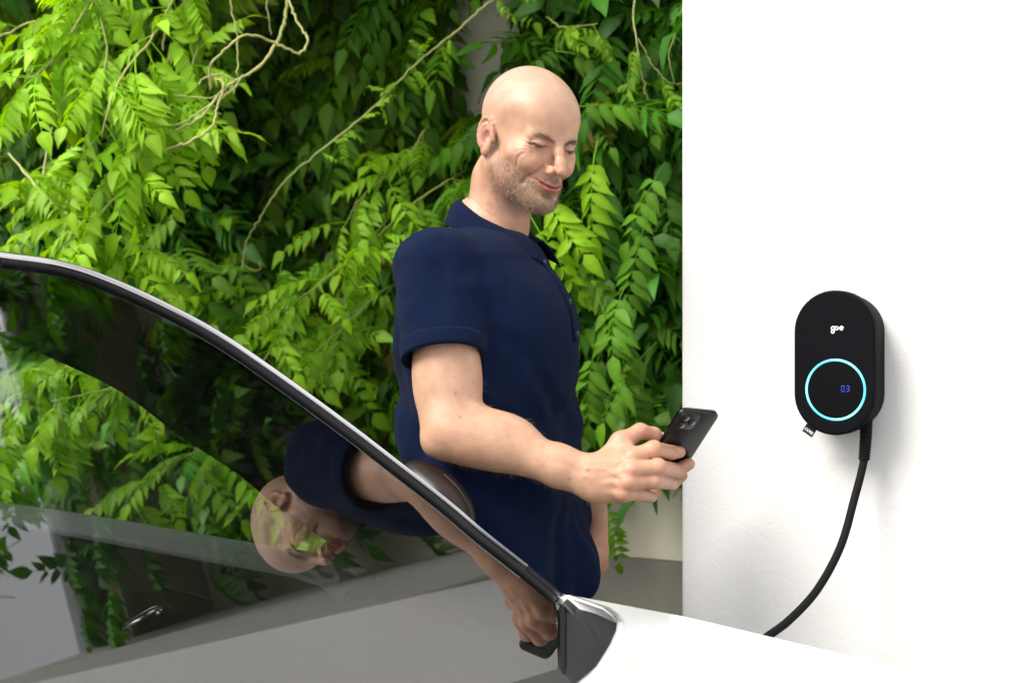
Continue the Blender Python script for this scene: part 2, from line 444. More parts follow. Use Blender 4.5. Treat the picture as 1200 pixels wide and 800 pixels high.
# ------------------------------------------------------------------ the car
CA = R(-35.122); CF = np.array([math.cos(CA), math.sin(CA), 0]); CL = np.array([-math.sin(CA), math.cos(CA), 0])
LC = .92                                             # the car's centre line
def cw(f, l, z): return CF * f + CL * l + np.array([0, 0, CAMZ + z])      # z counted from the camera's height
GN = np.array([.49464, -.34793, .79642]); GD = -.94713
def on_glass(x, y, off=0.):
    r = np.array([(x - 600) / FPX, 1, (400 - y) / FPX]); p = r * (GD / (GN @ r)) + GN * off
    return p + np.array([0, 0, CAMZ])
def fl(p): return float(p @ CF), float(p @ CL), float(p[2] - CAMZ)
def glass_z(f): return (GD - (GN @ CF) * f) / GN[2]
M_paint = mat('white_paint', (.80, .81, .82), .22, coat=1., spec=.5)
M_trimb = mat('black_trim', (.005, .005, .006), .45, spec=.22)
M_frit = mat('black_frit', (.003, .003, .004), .25)
M_cowl = mat('grey_cowl_plastic', (.012, .013, .015), .42, spec=.35, bump=.25, bscale=700)
M_chrome = mat('satin_silver', (.62, .62, .66), .22, metal=1.)
M_dash = mat('dash_plastic', (.045, .045, .044), .7, spec=.3)
M_pill = mat('pillar_cloth', (.010, .011, .012), .85, bump=.15, bscale=600)
M_sill = mat('door_sill_grey', (.20, .21, .22), .5)
M_seat = mat('seat_cloth', (.014, .014, .015), .8, bump=.3, bscale=300)
M_glass = glass_mat('windscreen_glass', (.95, .98, .97), 2.7)
M_sglass = glass_mat('side_glass', (.97, .985, .975), 1.3)
M_dglass = glass_mat('privacy_glass', (.10, .11, .11), 1.5)
M_tyre = mat('tyre', (.015, .015, .015), .8, bump=.3, bscale=120)
M_alloy = mat('alloy', (.5, .5, .52), .3, metal=1.)
M_lens = mat('lamp_lens', (.75, .77, .8), .05, coat=1., spec=.8)
M_mirr = mat('mirror_cap', (.022, .014, .011), .32, spec=.3)

car = empty('parked_car', cw(-1.5, LC, -CAMZ))
tag(car, 'white electric car with raked reflective windscreen parked beside the man', 'car')
cparts = []
def cp(name, V, F, m, smooth=True, parent=None):
    o = mesh(name, V, F, m, smooth)
    if parent is None: cparts.append(o)
    else: adopt(parent, o)
    return o

PIL = [(657, 724), (652, 704), (612, 671), (560, 630), (520, 596), (460, 549), (400, 503), (320, 445), (250, 398), (180, 361), (110, 331), (60, 317), (0, 309)]
pil = [fl(on_glass(x, y)) for x, y in PIL]
# far-side outline of the glass, from the base to the header and on to the centre line, then mirrored to the near side
base = [(-.900, LC), (-.910, 1.12), (-.935, 1.32), (-.960, 1.44), (-.983, 1.507), (-1.010, 1.551), (-1.0395, 1.594)]
top = [(-1.724, 1.10), (-1.735, LC)]
outl = [(f, l) for f, l in base] + [(f, l) for f, l, z in pil] + top
far = catmull(outl, 5)
full = np.concatenate([far, np.array([(f, 2 * LC - l) for f, l in far[::-1]])[1:-1]])
ctr = (-1.32, LC)
def ringpt(q, s, dz=0.): f = ctr[0] + (q[0] - ctr[0]) * s; l = ctr[1] + (q[1] - ctr[1]) * s; return cw(f, l, glass_z(f) + dz)
n = len(full); V = []; F = []
rs = [1.0, .8, .6, .4, .2]
for s in rs: V += [ringpt(q, s) for q in full]
for i in range(len(rs) - 1):
    for k in range(n): F.append((i * n + k, i * n + (k + 1) % n, (i + 1) * n + (k + 1) % n, (i + 1) * n + k))
V.append(ringpt(ctr, 1)); c0 = len(V) - 1
for k in range(n): F.append(((len(rs) - 1) * n + k, (len(rs) - 1) * n + (k + 1) % n, c0))
wind = cp('windscreen', V, F, M_glass)
# black ceramic border behind the glass
def inset(q, d):
    out = []
    for i in range(len(q)):
        t = q[(i + 1) % len(q)] - q[i - 1]; t = t / (np.linalg.norm(t) + 1e-9); nn = np.array([-t[1], t[0]])
        c = np.array(ctr) - q[i]
        if nn @ c < 0: nn = -nn
        dd = d(q[i]) if callable(d) else d
        out.append(q[i] + nn * dd)
    return np.array(out)
fw = lambda q: .020 + .03 * max(0, min(1, (q[0] + .99) / .06)) + (.05 if q[0] < -1.70 else 0)
ins_ = inset(full, fw)
V = [cw(q[0], q[1], glass_z(q[0]) - .004) for q in full] + [cw(q[0], q[1], glass_z(q[0]) - .004) for q in ins_]
F = [(k, (k + 1) % n, n + (k + 1) % n, n + k) for k in range(n)]
fr_ = cp('frit_border', V, F, M_frit, parent=wind)

# strip along each A-pillar: black rubber next to the glass, bright trim outside
def strip(name, pts, off_in, off_out, lift0, lift1, m, mirror=False, taper=False):
    """a solid bar following pts (f,l,z) between two offsets outwards from the glass edge"""
    pts = catmull(pts, 4); V = []; F = []; off_o = off_out
    for i, p in enumerate(pts):
        if taper: off_out = off_in + (off_o - off_in) * (.04 + .96 * min(1, i / (len(pts) * .62)) ** 1.3)  # bright trim narrows downwards, the fading of its reflection put into its width
        t = pts[min(i + 1, len(pts) - 1)] - pts[max(i - 1, 0)]; t /= np.linalg.norm(t)
        nl = GN; tw = CF * t[0] + CL * t[1] + np.array([0, 0, t[2]])
        o = np.cross(nl, tw); o /= np.linalg.norm(o)
        if o @ CL < 0: o = -o
        b = cw(*p)
        ring = [b + o * off_in + nl * lift0, b + o * (off_in * .7 + off_out * .3) + nl * lift1, b + o * (off_in * .25 + off_out * .75) + nl * lift1 * .9, b + o * off_out + nl * (lift0 - .004), b + o * off_out - nl * .03, b + o * off_in - nl * .03]
        if mirror:
            ring = [q - 2 * ((q @ CL) - LC) * CL for q in ring]
        V += ring
    for i in range(len(pts) - 1):
        for k in range(6): F.append((i * 6 + k, i * 6 + (k + 1) % 6, (i + 1) * 6 + (k + 1) % 6, (i + 1) * 6 + k))
    F.append(tuple(range(6))); F.append(tuple((len(pts) - 1) * 6 + k for k in range(6)))
    return bevel(cp(name, V, F, m), .0015, 2)
P3 = [np.array(p) for p in pil]
hdr = [np.array((-1.727, 1.225, glass_z(-1.727))), np.array((-1.724, 1.10, glass_z(-1.724))), np.array((-1.735, LC, glass_z(-1.735)))]
for mir in (False, True):
    strip('pillar_seal', P3[1:], -.005, .0045, .004, .007, M_trimb, mir)
    strip('pillar_cover', P3[1:], .005, .0165, .002, .0095, M_trimb, mir)
    strip('pillar_moulding', P3[2:] + hdr[1:], .006, .0180, .004, .0125, M_chrome, mir, True)
# roof: from the header back to the tail, then the hatch
def roof(u, v):
    l = LC + (v * 2 - 1) * (.44 + .10 * min(1, u * 3))
    f = -1.748 - u * 1.777 - .0 + .10 * (abs(v * 2 - 1) ** 2.5) * (1 - u) * -1
    z = glass_z(-1.74) - .012 + .055 * math.sin(min(1, u * 1.3) * math.pi * .62) - .19 * u ** 2.2 - .05 * abs(v * 2 - 1) ** 3
    return cw(f, l, z)
o = cp('roof', *grid(roof, 22, 17), M_trimb); solid(o, .03)
def hatch(u, v):
    l = LC + (v * 2 - 1) * (.54 + .2 * u); f = -3.53 - .55 * u - .05 * (1 - (v * 2 - 1) ** 2)
    return cw(f, l, -.03 - .38 * u)
o = cp('rear_window', *grid(hatch, 8, 9), M_dglass); solid(o, .005)
def tail(u, v):
    l = LC + (v * 2 - 1) * (.80 - .06 * abs(u - .4)); f = -4.10 - .10 * math.sin(u * math.pi) - .06 * (1 - (v * 2 - 1) ** 2)
    return cw(f, l, -.41 - .66 * u)
o = cp('tailgate', *grid(tail, 10, 13), M_paint); solid(o, .02)
# bonnet: its rear edge bows forward round the windscreen base
RE = np.array([(1.665, -1.075), (1.655, -1.03), (1.625, -.985), (1.58, -.945), (1.52, -.91), (1.44, -.872), (1.34, -.83), (1.18, -.785), (LC, -.76)])
def rear_edge(l):
    a = LC + abs(l - LC); return float(np.interp(a, RE[::-1, 0], RE[::-1, 1]))
CREST = [(-1.08, -.352), (-.9, -.362), (-.7, -.384), (-.53, -.405), (-.3, -.438), (-.1, -.478), (.08, -.540), (.2, -.62)]
def crest_z(f): return float(np.interp(f, [c[0] for c in CREST], [c[1] for c in CREST]))
HWID = 1.665 - LC
def hood(u, v):
    s = v * 2 - 1; s = math.copysign(abs(s) ** .8, s)
    l = LC + s * HWID; f0 = rear_edge(l); f1 = .20 - .16 * abs(s) ** 3
    u2 = u ** 1.2
    f = f0 + (f1 - f0) * u2
    z = crest_z(f) + .012 * (1 - s * s) - .014 * math.exp(-((abs(s) - .72) / .10) ** 2) * min(1, u * 4)
    return cw(f, l, z)
V, F = grid(hood, 40, 41)
# rolled rear lip
nv = 41; add = []
for j in range(nv):
    p = V[j]; add.append(p - np.array([0, 0, .004]) - CF * .001)
for j in range(nv): V.append(add[j] if True else 0)
b0 = 40 * nv
for j in range(nv - 1): F.append((j + 1, j, b0 + j, b0 + j + 1))
hoodo = cp('bonnet', V, F, M_paint)
# flanks: front wing, door skin and rear quarter in one pressed side with wheel arches
def side_outline():
    pts = [(.17, -.62), (.22, -.80), (.20, -1.10), (.05, -1.14)]
    for k in range(15): a = math.pi * k / 14; pts.append((-.33 + .37 * math.cos(a), -1.06 + .37 * math.sin(a)))
    pts += [(-.72, -1.16), (-2.62, -1.16)]
    for k in range(15): a = math.pi * k / 14; pts.append((-3.0 + .37 * math.cos(a), -1.06 + .37 * math.sin(a)))
    pts += [(-3.42, -1.14), (-4.05, -1.08), (-4.16, -.8), (-4.09, -.40), (-3.6, -.325), (-2.6, -.320), (-1.9, -.330), (-1.4, -.342), (-1.08, -.3555), (-.9, -.3655), (-.7, -.3875), (-.53, -.4085), (-.3, -.4415), (-.1, -.4815), (.08, -.5435)]
    return pts
for sgn in (1, -1):
    bm = bmesh.new()
    pts = side_outline()
    vs = []
    for f, z in pts:
        bulge = .085 * max(0, min(1, (-.36 - z) / .25)) - .05 * max(0, min(1, (-.95 - z) / .2)) - (.12 * max(0, (f + .25) / .45) ** 2 if f > -.25 else 0) - (.10 * max(0, (-3.5 - f) / .6) ** 2 if f < -3.5 else 0)
        vs.append(bm.verts.new(cw(f, LC + sgn * (HWID + .003 + bulge), z)))
    es = [bm.edges.new((vs[i], vs[(i + 1) % len(vs)])) for i in range(len(vs))]
    bmesh.ops.triangle_fill(bm, use_beauty=True, edges=es)
    me = bpy.data.meshes.new('body_side'); bm.to_mesh(me); bm.free(); me.materials.append(M_paint)
    o = bpy.data.objects.new('body_side', me); C.objects.link(o); cparts.append(o); solid(o, .012, 0)
    for fx, zz in ((-.33, 0), (-3.0, 0)):
        hub = cw(fx, LC + sgn * .70, -CAMZ + .335); ax = CL * sgn
        def lathe(prof, nseg=36):
            V = []; F = []
            u1 = CF; u2 = np.array([0, 0, 1.])
            for k in range(nseg):
                a = 2 * math.pi * k / nseg
                for r_, d_ in prof: V.append(hub + (u1 * math.cos(a) + u2 * math.sin(a)) * r_ + ax * d_)
            m_ = len(prof)
            for k in range(nseg):
                for j in range(m_ - 1): F.append((k * m_ + j, ((k + 1) % nseg) * m_ + j, ((k + 1) % nseg) * m_ + j + 1, k * m_ + j + 1))
            return V, F
        wh = cp('wheel', *lathe([(.225, -.09), (.30, -.10), (.332, -.08), (.335, .0), (.332, .08), (.30, .10), (.235, .095), (.225, .06)]), M_tyre)
        sp = [lathe([(.224, .085), (.21, .05), (.19, -.02)])]
        for s5 in range(5):
            a = 2 * math.pi * s5 / 5; d_ = CF * math.cos(a) + np.array([0, 0, math.sin(a)])
            sp.append(tube([hub + ax * .07 + d_ * .03, hub + ax * .085 + d_ * .13, hub + ax * .08 + d_ * .215], [.045, .03, .026], 6))
        cp('rim', *merge(*sp), M_alloy, parent=wh)
# nose with lamps, floor tub
def nose(u, v):
    s = v * 2 - 1; l = LC + s * (HWID + .0); f = .205 - .165 * abs(s) ** 3 + .05 * math.sin(u * math.pi)
    return cw(f, l, -.63 - .47 * u + 0)
o = cp('front_bumper', *grid(nose, 12, 21), M_paint); solid(o, .01)
for sgn in (1, -1):
    def lamp(u, v): return cw(.20 - .165 * (.55 + .4 * v) ** 3 + .02 * math.sin(u * math.pi) + .015, LC + sgn * HWID * (.55 + .4 * v), -.64 - .09 * u)
    cp('headlight', *grid(lamp, 5, 9), M_lens)
V = []
for z, hw_, f0, f1 in ((-1.17, .70, -4.0, .1), (-.80, .70, -4.0, .1)):
    pass
def tub(name, f0, f1, l0, l1, z0, z1, m, bev=.02, parent=None):
    V = [cw(f, l, z) for f in (f0, f1) for l in (l0, l1) for z in (z0, z1)]
    F = [(0, 1, 3, 2), (4, 6, 7, 5), (0, 4, 5, 1), (2, 3, 7, 6), (0, 2, 6, 4), (1, 5, 7, 3)]
    o = cp(name, V, F, m, False, parent)
    if bev: bevel(o, bev, 3)
    return o
tub('floor', -3.95, .05, LC - .66, LC + .66, -1.20, -1.08, M_pill)
tub('bulkhead', -1.05, -.70, LC - .66, LC + .66, -1.07, -.56, M_pill)
# cowl: grey plastic tray between glass and bonnet, with a moulded rib and end cap
CG = np.array([(LC, -.915), (1.12, -.925), (1.32, -.950), (1.44, -.975), (1.507, -.998), (1.551, -1.024), (1.594, -1.052), (1.632, -1.078), (1.660, -1.092), (1.672, -1.098)])
def cowl(u, v):
    s = math.sin((v * 2 - 1) * math.pi / 2); l = LC + s * (HWID + .003); q = abs(l - LC) + LC
    fg = float(np.interp(q, CG[:, 0], CG[:, 1])); fh = rear_edge(l) + .035 * (1 - abs(s) ** 8)
    f = fg + (fh - fg) * u
    z = (glass_z(fg) - .006) * (1 - u) + (crest_z(fh) - .016) * u - .016 * math.sin(u * math.pi) * (1 - abs(s) ** 10) + .0035 * math.exp(-((u - .55) / .03) ** 2) * (1 - abs(s) ** 30)
    return cw(f, l, z)
o = cp('cowl', *grid(cowl, 30, 161), M_cowl)
# rubber strip at the foot of the glass and the end cap
edge = [cw(f, l, glass_z(f) + .004) for f, l in catmull([(-1.075, 1.648), (-1.058, 1.625), (-1.0395, 1.596), (-1.010, 1.553), (-.983, 1.509), (-.96, 1.442), (-.935, 1.322), (-.91, 1.12), (-.90, LC), (-.91, .72), (-.935, .518), (-.983, .331), (-1.04, .244)], 6)]
cp('glass_foot_seal', *tube(edge, .0045, 8), M_trimb)
a = on_glass(668, 716, .012); b_ = on_glass(700, 752, .012)
def slab(pts, th, nrm):
    pts = [np.asarray(p) for p in pts]; k = len(pts)
    V = [p + nrm * th for p in pts] + [p - nrm * th for p in pts]
    return V, [tuple(range(k))] + [tuple(range(2 * k - 1, k - 1, -1))] + [(i, i + k, (i + 1) % k + k, (i + 1) % k) for i in range(k)]
o = cp('pillar_end_cap', *slab([on_glass(656, 712, .006), on_glass(663, 703, .010), on_glass(688, 724, .010), on_glass(701, 748, .010), on_glass(697, 753, .008), on_glass(672, 731, .006)], .005, GN), M_cowl, False); bevel(o, .003, 3)
# folded mirror on the far door
mc = px(512, 590, 2.135)
bm = bmesh.new(); bmesh.ops.create_uvsphere(bm, u_segments=28, v_segments=18, radius=1)
d1 = -CF * .8 + np.array([0, 0, .2]); d1 /= np.linalg.norm(d1)
for v in bm.verts:
    q = np.array(v.co); q = np.sign(q) * np.abs(q) ** .8
    v.co = Vector(mc + CF * q[0] * .064 + CL * q[1] * .038 + np.array([0, 0, q[2] * .052 - q[0] * .030]))
me = bpy.data.meshes.new('side_mirror'); bm.to_mesh(me); bm.free(); me.materials.append(M_mirr); me.polygons.foreach_set('use_smooth', [True] * len(me.polygons))
sm = bpy.data.objects.new('side_mirror', me); C.objects.link(sm); cparts.append(sm)
o = cp('mirror_trim', *tube(catmull([mc + CF * a_ * .064 + CL * .0 + np.array([0, 0, c_ * .052 - a_ * .03]) for a_, c_ in ((1.0, -.1), (.93, .5), (.65, .85), (.2, 1.0))], 6), .0014, 8), M_cowl, parent=sm)
o = cp('mirror_foot', *tube([mc + CL * .03 - np.array([0, 0, .03]), mc + CL * .045 - np.array([0, 0, .08]), mc + CL * .045 - np.array([0, 0, .13])], [.020, .018, .020], 10), M_trimb, parent=sm)

# --- cabin seen through the glass
inner = [px(x, y, D) for x, y, D in ((650, 800, 1.93), (600, 768, 1.99), (540, 730, 2.05), (480, 695, 2.105), (428, 664, 2.150), (405, 648, 2.155), (330, 598, 2.18), (280, 556, 2.20), (210, 510, 2.238), (140, 458, 2.262), (70, 424, 2.30), (0, 394, 2.324), (-90, 366, 2.40), (-220, 346, 2.5))]
inner = catmull(inner, 4)
outer = np.array([cw(p[0], p[1], p[2] - .02) for p in catmull(P3[0:] + hdr[1:2] + [np.array((-1.9, 1.30, .13))], 4)])
def resamp(P_, k):
    s = np.r_[0, np.cumsum(np.linalg.norm(np.diff(P_, axis=0), axis=1))]; t = np.linspace(0, s[-1], k)
    return np.stack([np.interp(t, s, P_[:, i]) for i in range(3)], 1)
A_ = resamp(outer, 40); B_ = resamp(inner, 40)
def trim(u, v):
    i = u * 39; k = min(38, int(i)); t = i - k
    a = A_[k] * (1 - t) + A_[k + 1] * t; b = B_[k] * (1 - t) + B_[k + 1] * t
    return a * (1 - v) + b * v - GN * .012 * math.sin(v * math.pi) * -1
pt = cp('pillar_trim', *grid(trim, 40, 9), M_pill); solid(pt, .02, -1)
kp = [px(*q) for q in ((672, 812, 1.90), (650, 800, 1.93), (600, 768, 1.99), (540, 730, 2.05), (480, 695, 2.105), (428, 664, 2.150), (380, 640, 2.18))]
kp = catmull(kp, 4)
o = cp('kick_panel', *grid(lambda u, v: kp[min(len(kp) - 1, int(round(u * (len(kp) - 1))))] + CL * .006 - np.array([0, 0, .6 * v - .012]), len(kp), 4), M_pill); solid(o, .006)
# small rounded cover on the trim
c_ = px(168, 396, 2.06 + .07)
def rrect(c, ex, ey, w, h, r, n=5):
    P_ = []
    for cx, cy, a0 in ((w / 2 - r, h / 2 - r, 0), (-w / 2 + r, h / 2 - r, 90), (-w / 2 + r, -h / 2 + r, 180), (w / 2 - r, -h / 2 + r, 270)):
        for k in range(n + 1): a = R(a0 + 90 * k / n); P_.append(c + ex * (cx + r * math.cos(a)) + ey * (cy + r * math.sin(a)))
    return P_
tdir = A_[26] - A_[16]; tdir /= np.linalg.norm(tdir)
ex = tdir; en = np.cross(tdir, B_[22] - A_[22]); en /= np.linalg.norm(en)
if en @ GN < 0: en = -en
ey = np.cross(en, ex)
cc = A_[21] * .5 + B_[23] * .5 + en * .016
o = cp('airbag_cover', *slab(rrect(cc, ex, ey, .040, .034, .009), .004, en), M_trimb, False, parent=pt); bevel(o, .002, 2)
# door: light grey sill, dark trim below, pull handle, side glass
sl = [px(440, 676, 2.128), px(405, 654, 2.145), px(300, 636, 2.27), px(200, 619, 2.385), px(100, 602, 2.50), px(-60, 580, 2.72)]
sl = catmull(sl, 4)
def sill(u, v):
    i = u * (len(sl) - 1); k = min(len(sl) - 2, int(i)); p = sl[k] + (sl[k + 1] - sl[k]) * (i - k)
    return p - CL * (.085 * v) - np.array([0, 0, .022 * v * v])
dt = cp('door_trim', *grid(lambda u, v: sill(u, 1) - CL * (.02 * v) - np.array([0, 0, .62 * v]), 14, 6), M_pill); solid(dt, .03)
o = cp('door_sill', *grid(sill, 24, 6), M_sill, parent=dt); solid(o, .012)
hc = px(228, 690, 2.22)
o = cp('door_handle', *tube(catmull([px(192, 688, 2.24), px(214, 692, 2.22), px(240, 700, 2.21), px(262, 702, 2.20)], 5), .0045, 8), M_cowl, parent=dt)
o = cp('door_pull', *tube(catmull([px(146, 738, 2.12), px(165, 726, 2.11), px(182, 716, 2.12), px(190, 718, 2.12)], 6), .009, 8), M_chrome, parent=dt)
# side window pane: bounded by the pillar trim and the sill
pane = [px(428, 664, 2.150)] + [b for b in B_ if b[0] < px(425, 664, 2.150)[0]] + [px(-230, 566, 2.95), px(-60, 580, 2.72), px(100, 602, 2.50), px(200, 619, 2.385), px(300, 636, 2.27), px(405, 654, 2.145)]
cpt = np.mean(pane, 0)
V = [p + CL * .02 for p in pane] + [cpt + CL * .02]; k = len(pane)
o = cp('side_window', V, [(i, (i + 1) % k, k) for i in range(k)], M_sglass, False)
# rear pillar and rear side panes, both flanks
for sgn in (1, -1):
    for nm, f0, f1, m in (('door_pillar', -2.46, -2.58, M_trimb), ('rear_side_window', -2.585, -3.45, M_dglass), ('rear_pillar', -3.455, -3.9, M_paint)):
        def pan(u, v, f0=f0, f1=f1): return cw(f0 + (f1 - f0) * u, LC + sgn * (HWID - .03 - .17 * v), -.33 + (.40 - (.0 if f0 > -3.4 else .12 + .2 * u)) * v * (1 if f0 > -3.4 else .9))
        o = cp(nm, *grid(pan, 4, 5), m); solid(o, .012)
def nearpane(u, v): return cw(-1.35 - 1.1 * u, LC - (HWID - .03 - .17 * v), -.335 + (.40 * v) * min(1, .25 + u * 1.6))
o = cp('side_window', *grid(nearpane, 8, 5), M_sglass)
# dashboard, instrument hood, steering wheel
def dash(u, v):
    l = LC + (v * 2 - 1) * .66; f = -.93 - .52 * u - .05 * (1 - abs(v * 2 - 1) ** 2) * 0
    z = -.462 + .070 * math.sin(u * 1.75) + .016 * math.exp(-(((l - LC - .36) / .2) ** 2)) * u - (.10 * max(0, (u - .82) / .18) ** 2)
    return cw(f, l, z)
db = cp('dashboard', *grid(dash, 24, 31), M_dash); solid(db, .02)
def dash2(u, v): return cw(-1.43 + .10 * u, LC + (v * 2 - 1) * .66, -.545 - .5 * u)
cp('dashboard_face', *grid(dash2, 6, 15), M_dash, parent=db)
wc = cw(-1.62, LC + .36, -.62); wx = np.array([0, 0, 1.]) * .93 + CF * .36; wx /= np.linalg.norm(wx)
rim_ = [wc + (CL * math.cos(a) + wx * math.sin(a)) * .178 for a in np.linspace(0, 2 * math.pi, 48, endpoint=False)]
sw = cp('steering_wheel', *tube(rim_, .0145, 10, True), M_trimb)
sp = []
for a in (0, 180, 270):
    d_ = CL * math.cos(R(a)) + wx * math.sin(R(a)); sp.append(tube([wc + d_ * .04, wc + d_ * .17], [.022, .013], 8))
cp('spoke', *merge(*sp, tube([wc - np.cross(CL, wx) * .03, wc + np.cross(CL, wx) * .025], [.07, .06], 16)), M_trimb, parent=sw)
cp('steering_column', *tube([wc + np.array([0, 0, 0]), wc + CF * .16 - np.array([0, 0, .10])], .035, 10), M_trimb)
# two front seats
for dl in (.37, -.37):
    def back(u, v):
        a = 2 * math.pi * u; w = .25 * (1 - .22 * v ** 3); th = .07 * (1 - .3 * v)
        x = math.copysign(abs(math.cos(a)) ** .6, math.cos(a)) * w; y = math.copysign(abs(math.sin(a)) ** .6, math.sin(a)) * th
        s = math.sin(min(1, (1 - v) * 8) * math.pi / 2)
        return cw(-2.22 - .22 * v + y * s, LC + dl + x * s, -.86 + .66 * v)
    st = cp('seat_back', *grid(back, 28, 16, True), M_seat)
    def head(u, v):
        a = 2 * math.pi * u; b = math.pi * (v - .5)
        x = math.copysign(abs(math.cos(a)) ** .6, math.cos(a)) * math.cos(b) * .135; y = math.sin(a) * math.cos(b) * .055
        return cw(-2.45 + y, LC + dl + x, -.095 + .075 * math.sin(b))
    cp('headrest', *grid(head, 24, 10, True), M_seat, parent=st)
    tub('seat_cushion', -2.20, -1.70, LC + dl - .25, LC + dl + .25, -.98, -.84, M_seat, .05)
# charge port in the far front wing
port = fl(CABLE_END)
adopt(car, *cparts)

# ------------------------------------------------------------------ the climbing vine (pinnate leaves)
M_leaf = bpy.data.materials.new('vine_leaf'); M_leaf.use_nodes = True
nt = M_leaf.node_tree; N = nt.nodes; Lk = nt.links; b = N['Principled BSDF']
vc = N.new('ShaderNodeVertexColor'); vc.layer_name = 'Col'; oi = N.new('ShaderNodeObjectInfo')
mx = N.new('ShaderNodeMix'); mx.data_type = 'RGBA'; mx.blend_type = 'MULTIPLY'; mx.inputs[0].default_value = 1
Lk.new(vc.outputs[0], mx.inputs[6]); Lk.new(oi.outputs['Color'], mx.inputs[7])
Lk.new(mx.outputs[2], b.inputs['Base Color']); b.inputs['Roughness'].default_value = .50; b.inputs['Specular IOR Level'].default_value = .28
tl = N.new('ShaderNodeBsdfTranslucent'); hs = N.new('ShaderNodeHueSaturation'); hs.inputs['Hue'].default_value = .485; hs.inputs['Saturation'].default_value = 1.1; hs.inputs['Value'].default_value = 1.6
Lk.new(mx.outputs[2], hs.inputs['Color']); Lk.new(hs.outputs[0], tl.inputs[0])
ms = N.new('ShaderNodeMixShader'); ms.inputs[0].default_value = .33
Lk.new(b.outputs[0], ms.inputs[1]); Lk.new(tl.outputs[0], ms.inputs[2]); Lk.new(ms.outputs[0], N['Material Output'].inputs[0])
nz = N.new('ShaderNodeTexNoise'); nz.inputs['Scale'].default_value = 60; bpn = N.new('ShaderNodeBump'); bpn.inputs['Strength'].default_value = .25; bpn.inputs['Distance'].default_value = .004
tcn = N.new('ShaderNodeTexCoord'); Lk.new(tcn.outputs['Object'], nz.inputs['Vector']); Lk.new(nz.outputs[0], bpn.inputs['Height']); Lk.new(bpn.outputs[0], b.inputs['Normal'])
M_stem = mat('vine_stem', (.13, .095, .055), .85, noise=.3, nscale=40, bump=.6, bscale=120)
M_tendril = mat('vine_tendril', (.42, .43, .15), .6, noise=.15, nscale=60)
rng = np.random.RandomState(7)
MAT_GREEN = np.array([.046, .155, .012]); YOUNG = np.array([.25, .46, .018])

def leaflet(L, w, fold, droop, rs):
    """rows of three points along +x, upper side +z"""
    n = 6; V = []; cols = []
    tw = rs.uniform(-.25, .25); ph = rs.uniform(0, 6)
    for k in range(n):
        t = k / (n - 1)
        hwid = w * (math.sin(math.pi * min(1, (t * .96 + .02)) ** .70) ** 1.0) * (1 - .38 * t) if 0 < k < n - 1 else w * .03
        x = L * t; z = -droop * L * t * t
        wave = .09 * w * math.sin(ph + k * 2.1)
        V += [(x - .02 * L, hwid, z + fold * hwid + wave + tw * hwid * t), (x, 0, z), (x - .02 * L, -hwid, z + fold * hwid - wave - tw * hwid * t)]
        cols += [1.0, 1.28, 1.0]
    F = []
    for k in range(n - 1):
        a = k * 3
        F += [(a, a + 1, a + 4, a + 3), (a + 1, a + 2, a + 5, a + 4)]
    return np.array(V), F, np.array(cols)

def make_frond(seed, young=False):
    rs = np.random.RandomState(seed)
    pairs = rs.randint(5, 8); Lr = rs.uniform(.18, .26) * (.8 if young else 1)
    sag = rs.uniform(.15, .6) * Lr; side = rs.uniform(-.25, .25) * Lr
    def rach(t): return np.array([Lr * t * (1 - .10 * t), side * t * t, -sag * t * t])
    V, F, Cc = [], [], []
    def addl(p, d, up, L, w):
        v, f, c = leaflet(L, w, rs.uniform(.10, .45), rs.uniform(.10, .5), rs)
        d = d / np.linalg.norm(d); y = np.cross(up, d); y /= np.linalg.norm(y); z = np.cross(d, y)
        v = p + v[:, :1] * d + v[:, 1:2] * y + v[:, 2:3] * z
        o = sum(len(q) for q in V); V.append(v); F.extend([tuple(i + o for i in q) for q in f]); Cc.append(c * rs.uniform(.82, 1.18))
    for i in range(pairs):
        t = .28 + .66 * i / (pairs - .5); p = rach(t)
        tan = rach(min(1, t + .05)) - rach(t - .05); tan /= np.linalg.norm(tan)
        sz = (.052 + .020 * math.sin(math.pi * (i + .6) / pairs)) * (.75 if young else 1)
        for s in (1, -1):
            ang = R(rs.uniform(48, 74)); lat = np.array([0, s, 0])
            d = tan * math.cos(ang) + lat * math.sin(ang) + np.array([0, 0, -rs.uniform(.12, .55)])
            addl(p, d, np.array([0, 0, 1.]) + lat * rs.uniform(-.1, .4) + rs.uniform(-.15, .15, 3), sz * rs.uniform(.85, 1.15), sz * rs.uniform(.20, .265))
    p = rach(1); tan = rach(1) - rach(.9)
    addl(p, tan, np.array([0, 0, 1.]), .075 * (.75 if young else 1), .020)
    tv, tf = tube([rach(t) for t in np.linspace(0, 1, 6)], np.linspace(.0017, .0008, 6), 3, cap=False)
    o = sum(len(q) for q in V); V.append(np.array(tv)); F.extend([tuple(i + o for i in q) for q in tf]); Cc.append(np.full(len(tv), 1.5))
    return np.concatenate(V), np.array(F), np.concatenate(Cc)
FR = [make_frond(100 + i, i >= 10) for i in range(16)]

